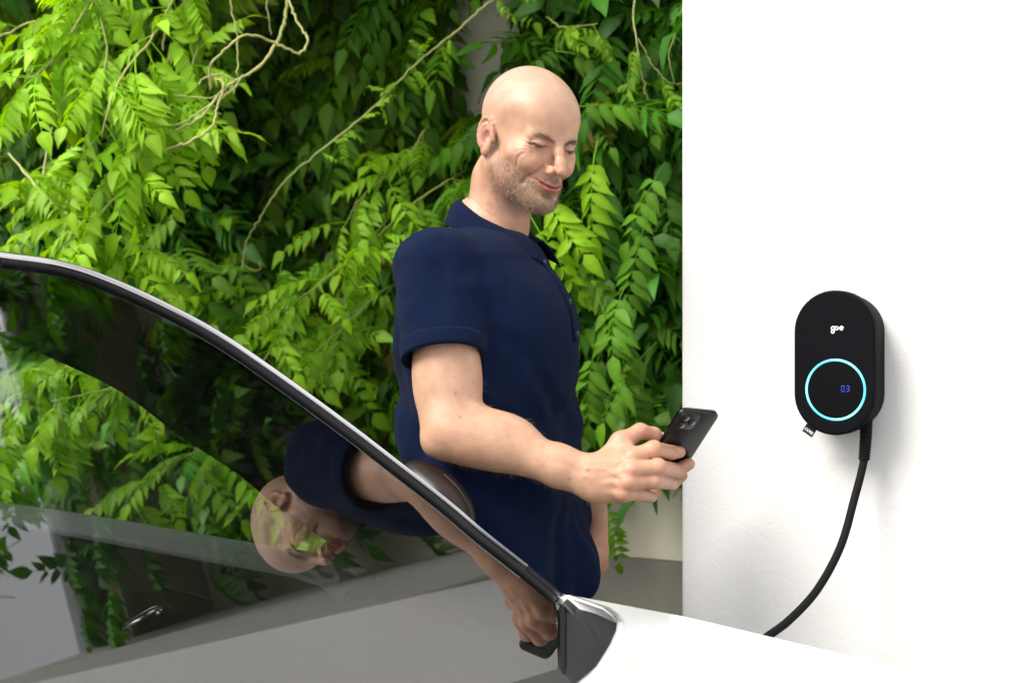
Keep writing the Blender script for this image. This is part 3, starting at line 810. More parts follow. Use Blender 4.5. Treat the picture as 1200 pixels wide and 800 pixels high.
OUT = -HL
def wall_px(p): return 600 + FPX * p[0] / p[1], 400 - FPX * (p[2] - CAMZ) / p[1]
items = []      # (variant, matrix 3x3, position, colour, in-view score)
def add_frond(p, d, up, col, young=False, sc=1.0, var=None):
    d = d / np.linalg.norm(d); y = np.cross(up, d); y /= np.linalg.norm(y) + 1e-9; z = np.cross(d, y)
    items.append([var if var is not None else (rng.randint(10, 16) if young else rng.randint(0, 10)), np.stack([d, y, z], 1) * sc, np.asarray(p, float), col, 0.])
def gap(x, y):
    """bare render shows here"""
    if 505 < x < 590 and -30 < y < 150 and abs(x - (552 - (y - 60) * .05)) < 26 - abs(y - 60) * .12: return True
    if x > 640 and y > 560: return True
    if x > 690 and y > 470 and x < 812: return rng.rand() < .8
    if 690 < x < 716 and 235 < y < 290: return True
    return False
UPV = np.array([0, 0, 1.])
def noise2(f, z, s, seed): return float(vnoise(np.array([[f * s, z * s, seed * 3.1]]), 1.0, 5)[0])
# two coats over the wall: a deep one against the render, a loose one in front
for layer, cnt in ((0, 3100), (1, 2300), (2, 1300)):
    for _ in range(cnt):
        f = rng.uniform(-5.2, -1.10 if layer < 2 else -1.2); z = rng.uniform(.55, 3.30) if rng.rand() < .5 else rng.uniform(1.0, 2.4)
        if f < -4.2 and rng.rand() < .5: continue
        clump = noise2(f, z, 2.6, 1)
        out = (.02 + .13 * rng.rand()) if layer == 0 else (.10 + .22 * rng.rand() + .12 * clump if layer == 1 else .26 + .22 * rng.rand() + .16 * clump)
        thick = .35 + .65 * min(1, max(0, (-1.2 - f) / 1.3))
        out *= thick
        if layer == 2 and clump < -.05: continue
        if layer == 1 and clump < -.35 and rng.rand() < .6: continue
        p = hw(f, BACK_L - out, z)
        x, y = wall_px(p)
        if layer > 0 and 235 < x < 430 and y < 330 and ((x - 335) / 95) ** 2 + ((y - 130) / 200) ** 2 < rng.uniform(.6, 1.3): continue
        if gap(x, y + 25) or (gap(x, y + 60) and rng.rand() < .7): continue
        if y > 545 and x > 440: continue
        d = OUT * rng.uniform(.15, .9) + HF * rng.normal(0, .62) + UPV * rng.uniform(-.95, .18)
        up = UPV * rng.uniform(.4, 1.) + OUT * rng.uniform(.45, 1.1) + rng.normal(0, .18, 3)
        yg = noise2(f, z, 1.7, 9) + .35 * (-2.3 - f) * .5 - .15 + (.25 if layer == 2 else 0) + rng.normal(0, .18) + (.35 if z < 1.55 and f < -2.1 else 0)  # low left leaves turned yellower, sunlight on them put into the colour
        t = min(1, max(0, yg * 1.1)); t = t * t * .75
        col = MAT_GREEN * (1 - t) + YOUNG * t
        col = col * rng.uniform(.72, 1.25) * np.array([rng.uniform(.85, 1.2), 1, rng.uniform(.7, 1.4)])
        if rng.rand() < .007: col = np.array([.30, .22, .03]) * rng.uniform(.6, 1.1)      # a leaf turning
        add_frond(p, d, up, col * (.62 if layer == 0 else 1.), t > .5, rng.uniform(.62, 1.28))  # deep coat darkened, the shade between the leaves put into its colour

# unseen growth overhanging above the frame, added to shade the hollow below
for _ in range(520):
    f = rng.normal(-2.75, .42); z = rng.uniform(2.42, 2.95); p = hw(f, BACK_L - rng.uniform(.25, .95), z)
    if wall_px(p)[1] > -55: continue
    add_frond(p, OUT * rng.uniform(.1, .8) + HF * rng.normal(0, .6) + UPV * rng.uniform(-.7, .3), UPV + OUT * rng.uniform(.2, .8) + rng.normal(0, .2, 3), MAT_GREEN * rng.uniform(.8, 1.4), False, 1.1)
tend = []
def shoot(pts, r0, r1, leafs=0, young=1., t0=0., spread=.9, sc=(.6, 1.0), n=8):
    P_ = catmull([px(*q) + (rng.normal(0, .004, 3) if 0 < k_ < len(pts) - 1 else 0) for k_, q in enumerate(pts)], n); P_ = P_ + rng.normal(0, .0011, P_.shape); tend.append((P_, np.linspace(r0, r1, len(P_)) * .82 * rng.uniform(.85, 1.25, len(P_))))
    for i in range(leafs):
        t = t0 + (1 - t0) * (i + rng.uniform(0, .8)) / leafs; k = min(len(P_) - 2, int(t * (len(P_) - 1))); tan = P_[k + 1] - P_[k]; tan /= np.linalg.norm(tan)
        d = tan * rng.uniform(.1, .6) + rng.normal(0, spread, 3) * np.array([.8, .5, .5]) + UPV * rng.uniform(-.8, .1) + OUT * .25
        up = UPV + OUT * rng.uniform(.2, .9) + rng.normal(0, .2, 3)
        col = (MAT_GREEN * (1 - young) + YOUNG * young) * rng.uniform(.85, 1.2)
        add_frond(P_[k], d, up, col, True, rng.uniform(*sc))
# curling bare runners
shoot([(348, -60, 3.3), (336, 0, 3.2), (332, 34, 3.15), (308, 77, 3.10), (278, 96, 3.08), (259, 112, 3.06), (240, 139, 3.05), (215, 152, 3.05), (196, 158, 3.06)], .0052, .0026)
shoot([(247, 105, 3.05), (249, 82, 3.03), (262, 56, 3.0), (289, 44, 3.0), (319, 47, 3.02), (352, 60, 3.04), (358, 47, 3.06), (349, 26, 3.08), (334, 0, 3.1), (330, -40, 3.1)], .0032, .0034)
shoot([(150, 100, 3.08), (161, 128, 3.06), (167, 154, 3.04), (180, 171, 3.02), (204, 174, 3.0), (229, 165, 3.0), (247, 146, 3.02), (257, 124, 3.04), (259, 101, 3.06), (248, 90, 3.08)], .0042, .0030)
shoot([(169, 128, 3.1), (176, 144, 3.08), (191, 150, 3.06), (214, 146, 3.05), (240, 131, 3.05), (270, 105, 3.06), (282, 92, 3.07)], .0026, .0022)
shoot([(232, 100, 3.08), (240, 92, 3.07), (262, 90, 3.07), (276, 96, 3.07), (268, 108, 3.08), (246, 112, 3.08), (205, 112, 3.08)], .0026, .002)
shoot([(270, -40, 3.2), (271, 0, 3.18), (275, 45, 3.15), (278, 90, 3.12)], .0022, .0018)
shoot([(317, -40, 3.2), (316, 5, 3.2), (318, 42, 3.2)], .0022, .0018)
shoot([(240, -50, 3.3), (217, 0, 3.25), (199, 22, 3.22), (191, 60, 3.2)], .0036, .0026)
shoot([(184, 142, 3.1), (184, 176, 3.1), (191, 210, 3.1), (189, 262, 3.1)], .0016, .0012)
shoot([(283, 306, 3.25), (292, 318, 3.25), (304, 312, 3.25), (303, 306, 3.25)], .0016, .0012)
# long runner crossing the wall, leafy towards its tip
shoot([(284, 316, 3.3), (292, 285, 3.28), (304, 259, 3.26), (337, 210, 3.25), (380, 175, 3.26), (432, 127, 3.28), (487, 78, 3.3), (526, 42, 3.3), (562, 14, 3.32), (600, -20, 3.34)], .0022, .0032, 26, .85, .42, .55, (.25, .42))
# leafy young shoots standing out from the wall on the left
shoot([(300, -90, 3.5), (230, -20, 3.3), (180, 40, 3.1), (140, 95, 3.0), (118, 160, 2.98)], .0045, .002, 22, 1., .15, .9, (.8, 1.15))
shoot([(90, -80, 3.4), (110, 0, 3.2), (125, 60, 3.05), (110, 110, 3.0)], .004, .002, 18, 1., .2, .9, (.8, 1.15))
shoot([(200, 60, 3.3), (190, 120, 3.15), (165, 190, 3.05), (120, 250, 3.0), (70, 290, 2.98)], .004, .002, 26, 1., .1, .9, (.75, 1.1))
shoot([(60, 150, 3.5), (50, 220, 3.3), (30, 280, 3.2), (-20, 330, 3.15)], .004, .002, 20, .8, .1, .9, (.8, 1.1))
shoot([(-60, 60, 3.4), (0, 40, 3.3), (40, 25, 3.2), (95, 10, 3.2)], .0035, .002, 10, .8, .3, .8, (.7, 1.))
shoot([(470, 240, 3.55), (445, 265, 3.40), (420, 300, 3.3), (370, 335, 3.22), (320, 372, 3.2)], .003, .0015, 20, .9, .05, .8, (.55, .95))
shoot([(500, 150, 3.55), (470, 190, 3.42), (430, 230, 3.36), (400, 270, 3.34)], .003, .0015, 16, .75, .05, .8, (.6, .95))
shoot([(330, 380, 3.6), (310, 420, 3.4), (270, 470, 3.3)], .003, .0015, 12, .55, .05, .8, (.6, .95))
shoot([(150, -60, 3.3), (95, 20, 3.1), (60, 70, 3.0), (30, 95, 2.98)], .004, .002, 20, 1., .15, .9, (.8, 1.15))
shoot([(240, 30, 3.3), (215, 90, 3.15), (190, 140, 3.08), (150, 200, 3.02)], .0035, .002, 20, 1., .15, .9, (.7, 1.1))
shoot([(10, 180, 3.3), (60, 235, 3.12), (120, 275, 3.05), (175, 290, 3.05)], .0035, .002, 22, .95, .1, .9, (.7, 1.1))
shoot([(470, 330, 3.6), (440, 350, 3.45), (400, 385, 3.35), (360, 420, 3.3)], .003, .0015, 14, .6, .05, .8, (.7, 1.0))
shoot([(545, 200, 3.55), (520, 215, 3.45), (480, 240, 3.38), (440, 280, 3.34)], .003, .0015, 16, .45, .05, .8, (.7, 1.0))
shoot([(250, 380, 3.5), (200, 420, 3.3), (140, 450, 3.2), (60, 470, 3.15)], .003, .0015, 22, .9, .05, .9, (.7, 1.1))  # low shoots added to brighten foliage behind the side window, sunlight as colour
shoot([(120, 400, 3.5), (60, 440, 3.3), (0, 500, 3.2)], .003, .0015, 18, .9, .05, .9, (.7, 1.1))
shoot([(330, 480, 3.5), (280, 510, 3.35), (210, 540, 3.25), (150, 580, 3.2)], .003, .0015, 18, .7, .05, .9, (.7, 1.1))
# right of the man
shoot([(760, -60, 3.35), (744, 0, 3.25), (748, 50, 3.2), (755, 100, 3.2), (760, 118, 3.2)], .0026, .0018, 5, .45, .5, .6, (.5, .7))
shoot([(748, 45, 3.22), (765, 75, 3.22), (785, 95, 3.22), (800, 98, 3.25)], .0018, .0012, 4, .45, .4, .6, (.5, .7))
shoot([(795, 30, 3.25), (786, 62, 3.2), (790, 96, 3.2)], .0014, .001)
shoot([(640, 20, 3.4), (660, 30, 3.3), (700, 28, 3.25)], .0022, .0012, 5, .7, .3, .5, (.5, .75))
for (x, y, D, dx, dy, cl) in ((700, 165, 3.2, -.2, -.8, 1), (640, 222, 3.15, .2, -.7, 1), (620, 250, 3.15, .3, -.6, 1), (700, 345, 3.1, .2, -.6, .25), (735, 330, 3.08, -.4, -.7, .2), (770, 400, 3.15, -.7, -.6, .25), (700, 400, 3.15, -.3, -.8, .2), (640, 300, 3.2, .8, -.3, .3), (660, 130, 3.15, .9, .25, .3), (760, 250, 3.1, -.3, -.8, .15), (780, 190, 3.15, -.5, -.7, .2), (700, 480, 3.3, .2, -.8, .2), (770, 500, 3.3, -.3, -.8, .25), (730, 420, 3.2, .1, -.9, .2), (650, 60, 3.3, .8, -.1, .4), (703, 583, 3.35, .42, -.85, .25)):
    add_frond(px(x, y, D), np.array([dx, -.35, dy]), UPV * .7 + OUT * .9, (MAT_GREEN * (1 - cl) + YOUNG * cl) * rng.uniform(.9, 1.2), False, .95 if y < 580 else .62)
# vines above and in front of the eave, seen in the windscreen against the sky
for _ in range(110):
    f = rng.uniform(-3.4, -1.1); z = rng.uniform(3.15, 3.75); p = hw(f, BACK_L - rng.uniform(.38, .62), z - .15)
    add_frond(p, OUT * rng.uniform(.1, .8) + HF * rng.normal(0, .8) + UPV * rng.uniform(-.3, .8), UPV + OUT * .5 + rng.normal(0, .2, 3), MAT_GREEN * rng.uniform(.8, 1.5), False, 1.1)

def low(it):
    x, y = wall_px(it[2] + it[1][:, 0] * .2); return 640 < x < 830 and y > 560
sprig = [it for it in items if abs(it[2][1] - 3.35) < 1e-6]
def bare(it):
    for t in (.03, .09, .15, .21):
        x, y = wall_px(it[2] + it[1][:, 0] * t - UPV * .3 * t * t * 8)
        if ((x - 553) / 24) ** 2 + ((y - 72) / 66) ** 2 < 1: return True
    return False
items = [it for it in items if not low(it) and not bare(it)] + [it for it in sprig if low(it)]
vine = empty('climbing_vine', hw(-2.4, BACK_L - .06, 0))
tag(vine, 'dense green climbing vine with feathery leaves and curling runners covering the house wall', 'vine')
# which leaves show largest: near the camera side, inside the frame
for it in items:
    x, y = wall_px(it[2] + it[1][:, 0] * .1)
    inside = -10 < x < 800 and -10 < y < 520 and not (x < 640 and y > 300 + max(0, x) * .62)
    it[4] = (10 if inside else 0) - float(it[2] @ HL) - .002 * it[2][1]
order = sorted(range(len(items)), key=lambda i: -items[i][4])
big = set(order[:300])
fm = []
for i, (v, f, c) in enumerate(FR):
    o = npmesh('leaf', v, f, M_leaf, col=np.repeat(c[:, None], 3, 1)); fm.append(o.data); bpy.data.objects.remove(o)
vparts = []
VV, QQ, CC = [], [], []; off = 0
for i, (var, Mx, p, col, sc) in enumerate(items):
    if i in big:
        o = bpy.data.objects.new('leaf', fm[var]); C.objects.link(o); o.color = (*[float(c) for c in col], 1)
        m4 = Matrix.Identity(4)
        for a in range(3):
            for b2 in range(3): m4[a][b2] = float(Mx[a, b2])
            m4[a][3] = float(p[a])
        o.matrix_world = m4; vparts.append(o)
    else:
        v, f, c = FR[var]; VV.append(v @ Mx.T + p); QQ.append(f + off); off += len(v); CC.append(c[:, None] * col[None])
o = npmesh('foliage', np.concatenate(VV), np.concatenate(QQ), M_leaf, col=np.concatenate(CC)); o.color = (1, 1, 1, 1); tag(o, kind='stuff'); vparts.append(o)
for P_, r_ in tend:
    vparts.append(mesh('runner', *tube(P_, r_, 6), M_tendril))
for i in range(13):
    f0 = -1.25 - i * .31 + rng.uniform(-.1, .1); pts = []; ff = f0
    for z in np.arange(0, 3.7, .3):
        ff += rng.normal(0, .05); pts.append(hw(ff, BACK_L - .025 - .03 * rng.rand(), z))
    if f0 > -2.1: pts = [p for p in pts if p[2] > 1.25]
    vparts.append(mesh('stem', *tube(catmull(pts, 5), np.linspace(.019, .008, (len(pts) - 1) * 5 + 1), 8), M_stem))
adopt(vine, *vparts)

# ------------------------------------------------------------------ the man
def unit(v): v = np.asarray(v, float); return v / np.linalg.norm(v)
BD = 2.36
BF = unit([math.sin(R(68)), -math.cos(R(68)), 0]); BR = np.array([BF[1], -BF[0], 0])     # where he faces, his right
# head frame
YAW, PITCH, ROLL = R(36), R(16), R(4)
hF = np.array([math.sin(YAW), -math.cos(YAW), 0]); hR = np.array([hF[1], -hF[0], 0]); hU = np.array([0, 0, 1.])
F2 = hF * math.cos(PITCH) - hU * math.sin(PITCH); U2 = hU * math.cos(PITCH) + hF * math.sin(PITCH)
L2 = -hR; L3 = L2 * math.cos(ROLL) - U2 * math.sin(ROLL); U3 = U2 * math.cos(ROLL) + L2 * math.sin(ROLL)
HM = np.stack([F2, L3, U3], 1)                # local (x forward, y left, z up) -> world
HO = px(618, 166, 2.335); HS = .905
def to_head(p): return (np.asarray(p) - HO) @ HM / HS
def from_head(v): return np.asarray(v) * HS @ HM.T + HO
nk0 = to_head(px(589, 212, 2.375)); nk1 = to_head(px(581, 262, 2.385)); nk2 = to_head(px(566, 320, 2.39))

def rot(ax, a):
    return np.array(Matrix.Rotation(R(a), 3, ax))
def torus_arc(P, c, M, ra, rb, r, a0, a1, n=9):
    pts = []
    for k in range(n):
        a = R(a0 + (a1 - a0) * k / (n - 1)); pts.append(np.asarray(c) + M @ np.array([ra * math.cos(a), 0, rb * math.sin(a)]))
    return chain(P, pts, [r] * n, .002)

UPL = [(.1035, 0, -.0625), (.1020, .010, -.0610), (.0960, .0210, -.0585), (.0885, .0310, -.0535)]
LOL = [(.1030, 0, -.0705), (.1005, .010, -.0695), (.0945, .0200, -.0650), (.0885, .0300, -.0560)]
MOUTH = [(.1050, 0, -.0660), (.1035, .010, -.0648), (.0975, .0210, -.0612), (.0885, .0335, -.0530)]
def groove(P, pts, w, depth):
    dd = chain(P, pts, [0.] * len(pts), .0005)
    return depth * np.exp(-(dd / w) ** 2)
def groove2(P, pts, w, depth, ax=(1, 2)):
    q = np.zeros_like(P); q[:, 0] = P[:, ax[0]]; q[:, 1] = P[:, ax[1]]
    return groove(q, [(a, b, 0) for a, b in pts], w, depth)
def head_sdf(P):
    A = np.abs
    Q = P.copy(); Q[:, 1] = A(Q[:, 1])                    # mirrored copy for the paired features
    d = ell(P, (-.016, 0, .047), (.098, .0765, .087))
    d = smin(d, ell(P, (.030, 0, .040), (.064, .066, .066)), .03)      # forehead
    d = smin(d, ell(P, (.020, 0, -.035), (.066, .058, .072)), .03)     # face
    d = smin(d, cap(Q, (-.004, .050, -.052), (.068, .016, -.094), .020, .017), .028)   # jaw
    d = smin(d, ell(P, (.074, 0, -.064), (.026, .031, .032)), .022)      # muzzle
    d = smin(d, ell(P, (.082, 0, -.098), (.019, .021, .016)), .018)      # chin
    d = smin(d, cap(Q, (.083, .012, .017), (.069, .046, .017), .0085, .0075), .016)     # brow
    d = smin(d, ell(Q, (.052, .051, -.014), (.025, .018, .018)), .022)   # cheekbone
    d = smin(d, ell(Q, (.069, .036, -.031), (.022, .021, .018)), .015)   # smiling cheek
    d = smax(d, -ell(Q, (.101, .032, .004), (.021, .020, .013)), .014)   # eye hollow
    d = smin(d, ell(Q, (.0735, .032, .005), (.0150, .0155, .0125)), .005)      # closed lids over the eyes
    fr = (Q[:, 0] > .055)
    d = d + fr * groove2(Q, [(.0165, .0015), (.032, -.0018), (.0490, .0022)], .0015, .0032)   # lid line
    d = d + fr * groove2(Q, [(.0180, .0095), (.031, .0130), (.0475, .0095)], .0012, .0012)   # crease above
    d = d + fr * groove2(Q, [(.0180, -.0120), (.033, -.0155), (.0460, -.0110)], .0016, .0013)
    d = d + fr * groove2(Q, [(.0200, -.0175), (.034, -.0215), (.0470, -.0180)], .0015, .0008)
    sd = (Q[:, 1] > .040) * np.clip((Q[:, 0] - .040) / .012, 0, 1)
    for z0, z1 in ((.0065, .0150), (.0005, .0040), (-.0045, -.0080), (-.0100, -.0190)):
        d = d + sd * groove2(Q, [(.0775, z0), (.0690, z0 * .6 + z1 * .4), (.0580, z1)], .0011, .0011, (0, 2))        # laughter lines
    d = d + sd * groove2(Q, [(.0760, -.0160), (.0680, -.0260), (.0590, -.0420)], .0022, .0014, (0, 2))
    # nose
    nose = chain(P, [(.0865, 0, .016), (.0990, 0, -.004), (.1095, 0, -.021), (.1175, 0, -.0330)], [.0062, .0070, .0082, .0098], .010)
    d = smin(d, nose, .011)
    d = smin(d, ell(Q, (.1015, .0140, -.0360), (.0115, .0066, .0085)), .006)
    d = smax(d, -ell(Q, (.1080, .0075, -.0455), (.0055, .0040, .0045)), .003)
    d = smax(d, -cap(Q, (.0980, .0225, -.0335), (.0940, .0245, -.0420), .0016), .005)
    # folds from nose to mouth
    d = d + (Q[:, 0] > .055) * groove2(Q, [(.0205, -.0335), (.0285, -.0430), (.0370, -.0560), (.0395, -.0680)], .0034, .0036)
    # lips, drawn up at the corners
    d = smin(d, chain(Q, UPL, [.0022, .0024, .0020, .0008], .004), .006)
    d = smin(d, chain(Q, LOL, [.0030, .0029, .0022, .0006], .004), .006)
    d = d + (Q[:, 0] > .055) * groove2(Q, [(p[1], p[2]) for p in MOUTH] + [(.0365, -.0505)], .0014, .0030)
    d = d + .0030 * np.exp(-np.sum((Q - np.array([.0885, .0335, -.0525])) ** 2, 1) / .0045 ** 2)
    d = smax(d, -ell(P, (.1010, 0, -.0810), (.010, .018, .0045)), .009)
    d = d + groove(P, [(.104, 0, -.047), (.104, 0, -.057)], .0026, .0010)      # philtrum
    # temples, skull sides
    d = smax(d, -ell(Q, (.045, .086, .020), (.030, .018, .026)), .03)
    # ears
    EM = rot('Z', -17) @ rot('Y', -14) @ rot('X', 5)
    ec = np.array([-.012, .0738, -.002])
    plate = ell(Q, ec + np.array([-.006, .004, 0]), (.0165, .0050, .0300), EM)
    ear = plate
    ear = smin(ear, torus_arc(Q, ec + np.array([-.007, .0075, .002]), EM, .0155, .0280, .0034, -15, 235, 12), .003)
    ear = smin(ear, ell(Q, ec + np.array([-.0005, .0050, -.0285]), (.0085, .0050, .0095), EM), .006)
    ear = smin(ear, torus_arc(Q, ec + np.array([-.006, .0075, -.001]), EM, .0105, .0185, .0026, 95, 250, 8), .003)
    ear = smin(ear, cap(Q, ec + np.array([.012, .0015, -.007]), ec + np.array([.010, .0020, .002]), .0042, .003), .004)
    ear = smax(ear, -ell(Q, ec + np.array([-.0015, .0095, -.004]), (.0080, .0085, .0115), EM), .004)
    d = smin(d, ear, .006)
    # neck
    nd = chain(P, [(-.030, 0, -.030), nk0, nk1, nk2], [.050, .0505, .056, .080], .03)
    d = smin(d, nd, .022)
    d = smin(d, cap(Q, (-.022, .056, -.045), nk1 + np.array([.045, 0, 0]), .012, .010), .02)
    d = smin(d, ell(P, nk0 + np.array([.045, 0, -.015]), (.014, .012, .016)), .015)
    return d

# --- phone first: the hand closes on it
PW = unit([.88, .46, -.10]); PL = np.array([.509, -.485, .711]); PL = unit(PL - PW * (PL @ PW)); PN = unit(np.cross(PW, PL))   # width, length (to the top), out of the back
PTL = px(799.5, 480.5, 2.137); PWID, PLEN, PTH = .0715, .147, .0082
def back_D(x, y):
    r = np.array([(x - 600) / FPX, 1, (400 - y) / FPX]); o = PTL - np.array([0, 0, CAMZ])
    return (PN @ o) / (PN @ r)
def onback(x, y, lift): return px(x, y, back_D(x, y)) + PN * lift

def pxa(x, y, D): return px(x, y, D + .037)
WR = pxa(697, 560, 2.085); EL = px(531, 503, 2.165); SH = px(515, 320, 2.24)
MC = [pxa(741, 535, 2.072), pxa(741, 550, 2.060), pxa(737, 565, 2.058), pxa(730, 578, 2.064)]
FING = [
    ([MC[0], pxa(766, 526, 2.078), onback(783, 524, .0105), onback(794, 524.5, .0090)], [.0126, .0122, .0112, .0092]),
    ([MC[1], pxa(771, 547, 2.068), onback(791, 545.5, .0105), onback(805, 538.5, .0088)], [.0126, .0121, .0114, .0094]),
    ([MC[2], pxa(766, 563, 2.070), onback(785, 560, .0105), onback(797, 552, .0088)], [.0122, .0115, .0106, .0090]),
    ([MC[3], pxa(749, 578, 2.078), onback(760, 576, .0100), onback(767, 572, .0085)], [.0112, .0102, .0094, .0080]),
]
THB = [pxa(708, 540, 2.098), pxa(728, 518, 2.108), pxa(750, 505, 2.128), pxa(766, 508.5, 2.146), pxa(778, 516, 2.163)]
THR = [.0165, .0145, .0118, .0104, .0085]
def arm_sdf(P):
    d = cap(P, SH, EL, .052, .043)
    d = smin(d, ell(P, px(523, 445, 2.195), (.048, .047, .080)), .03)
    FA = unit(WR - EL)
    d = smin(d, cap(P, EL, EL * .25 + WR * .75, .040, .0295), .028)
    d = smin(d, ell(P, EL * .72 + WR * .28 + np.array([0, 0, .006]), (.066, .040, .0415)), .028)
    d = smin(d, ell(P, px(511, 519, 2.155), (.018, .018, .018)), .022)      # elbow point
    # wrist, flattened
    d = smin(d, chain(P, [EL * .25 + WR * .75 + np.array([0, 0, .008]), WR + np.array([0, 0, .011])], [.024, .0192], .01), .014)
    d = smin(d, chain(P, [EL * .25 + WR * .75 - np.array([0, 0, .008]), WR - np.array([0, 0, .011])], [.025, .0192], .01), .014)
    d = d + groove(P, [px(572, 472, 2.10), px(556, 480, 2.086), px(538, 484, 2.09)], .0045, .0028)
    d = d + groove(P, [px(585, 505, 2.10), px(630, 530, 2.10), px(680, 552, 2.10)], .006, .0012)
    pal = None
    w4 = [WR + np.array([0, 0, .012]), WR + np.array([0, -.002, .004]), WR + np.array([0, -.002, -.006]), WR + np.array([0, 0, -.014])]
    for i in range(4):
        e = cap(P, w4[i], MC[i] + np.array([0, .006, 0]), .0175, .0135)
        pal = e if pal is None else smin(pal, e, .014)
    pal = smin(pal, ell(P, pxa(716, 572, 2.088), (.030, .018, .017)), .016)       # heel of the hand
    d = smin(d, pal, .022)
    for i in range(4):
        d = smin(d, ell(P, MC[i] + np.array([0, -.003, .001]), (.0118, .0100, .0098)), .008)    # knuckles
        d = smin(d, cap(P, w4[i] * .75 + MC[i] * .25 + np.array([0, -.0145, 0]), MC[i] + np.array([0, -.0075, 0]), .0018, .0032), .0075)   # tendons
    d = d - groove(P, [pxa(690, 548, 2.064), pxa(712, 549, 2.056), pxa(724, 558, 2.052), pxa(736, 558, 2.050)], .0030, .0014)
    d = d - groove(P, [pxa(700, 568, 2.064), pxa(716, 563, 2.054), pxa(727, 572, 2.052)], .0030, .0013)
    d = d - groove(P, [px(640, 545, 2.095), px(668, 552, 2.093), pxa(694, 560, 2.060)], .0030, .0011)
    d = smin(d, chain(P, THB, THR, .006), .014)
    d = smin(d, cap(P, THB[1], MC[0] + np.array([0, .012, 0]), .011, .009), .016)      # web
    fd = None
    for pts, rad in FING:
        e = chain(P, pts, rad, .004)
        e = smin(e, ell(P, pts[1] + np.array([0, -.001, 0]), (rad[1] * 1.08,) * 3), .004)
        fd = e if fd is None else np.minimum(fd, e)
    d = smin(d, fd, .0055)
    return d

# --- left forearm coming round to the pocket
LSH = px(572, 312, 2.53); LEL = px(620, 500, 2.62); LWR = px(709, 612, 2.44); LHD = px(696, 650, 2.415); LFT = px(660, 705, 2.39)
def larm_sdf(P):
    d = cap(P, LSH, LEL, .056, .046)
    d = smin(d, cap(P, LEL, LWR, .047, .031), .03)
    d = smin(d, cap(P, LWR + np.array([.006, 0, .008]), LHD, .029, .032), .018)
    for k in range(4):
        o_ = np.array([.0, .014 * (k - 1.5), 0]) + BF * .004
        d = smin(d, cap(P, LHD + o_, LFT + o_ * 1.2, .013, .010), .008)
    d = smin(d, cap(P, LWR * .5 + LHD * .5, LHD + BF * .008 + np.array([0, -.01, -.02]), .013, .010), .012)
    return d

# --- trunk and legs
def zpx(y, D=BD): return CAMZ + (400 - y) / FPX * D
STK = np.array([  # image row, image x of the middle, front-back half, side half
    (268, 576, .055, .065), (284, 570, .080, .110), (302, 564, .100, .150), (340, 562, .120, .178), (390, 566, .130, .186), (440, 569, .133, .184), (500, 574, .138, .180), (560, 578, .137, .178), (620, 582, .138, .180), (680, 586, .140, .182), (720, 587, .140, .182)])
ZK = np.array([zpx(r[0]) for r in STK])[::-1]
def trunk(P, grow=0.):
    z = P[:, 2]
    cx = np.interp(z, ZK, ((STK[:, 1] - 600) / FPX * BD)[::-1]); a = np.interp(z, ZK, STK[::-1, 2]) + grow; b = np.interp(z, ZK, STK[::-1, 3]) + grow
    q = P[:, :2] - np.stack([cx, np.full(len(P), BD)], 1)
    u = q @ BF[:2]; v = q @ BR[:2]
    k0 = ((np.abs(u) / a) ** 2.25 + (np.abs(v) / b) ** 2.25) ** (1 / 2.25)
    return (k0 - 1) * np.minimum(a, b) * .9
CH0 = px(562, 292, BD)
RS = px(514, 318, 2.245); LS = px(572, 316, 2.52)
def core_sdf(P):
    d = smax(trunk(P, -.022), P[:, 2] - zpx(262), .03); d = smax(d, zpx(760) - P[:, 2], .03)
    d = smin(d, cap(P, RS, LS, .05), .04)
    d = smin(d, cap(P, px(569, 262, 2.385), px(562, 320, 2.39), .055, .07), .03)
    d = smin(d, legs(P, -.012), .03)
    return d
HIPZ = .93
def legs(P, g=0.):
    d = None
    cx = (586 - 600) / FPX * BD
    for s in (1, -1):
        hip = np.array([cx, BD, HIPZ]) + BR * s * .088; knee = np.array([cx, BD, .50]) + BR * s * .10 + BF * .02; ank = np.array([cx, BD, .09]) + BR * s * .11 - BF * (.02 if s > 0 else -.05)
        e = smin(cap(P, hip, knee, .098 + g, .068 + g), cap(P, knee, ank, .066 + g, .056 + g), .04)
        d = e if d is None else smin(d, e, .02)
    return d
def shoes(P):
    d = None; cx = (586 - 600) / FPX * BD
    for s in (1, -1):
        a = np.array([cx, BD, .05]) + BR * s * .11 - BF * ((.02 if s > 0 else -.05) + .03)
        e = smin(cap(P, a, a + BF * .19 - np.array([0, 0, .008]), .047, .040), cap(P, a + BF * .02, a + BF * .03 + np.array([0, 0, .06]), .05, .046), .03)
        e = smax(e, .004 - P[:, 2], .006); d = e if d is None else np.minimum(d, e)
    return d
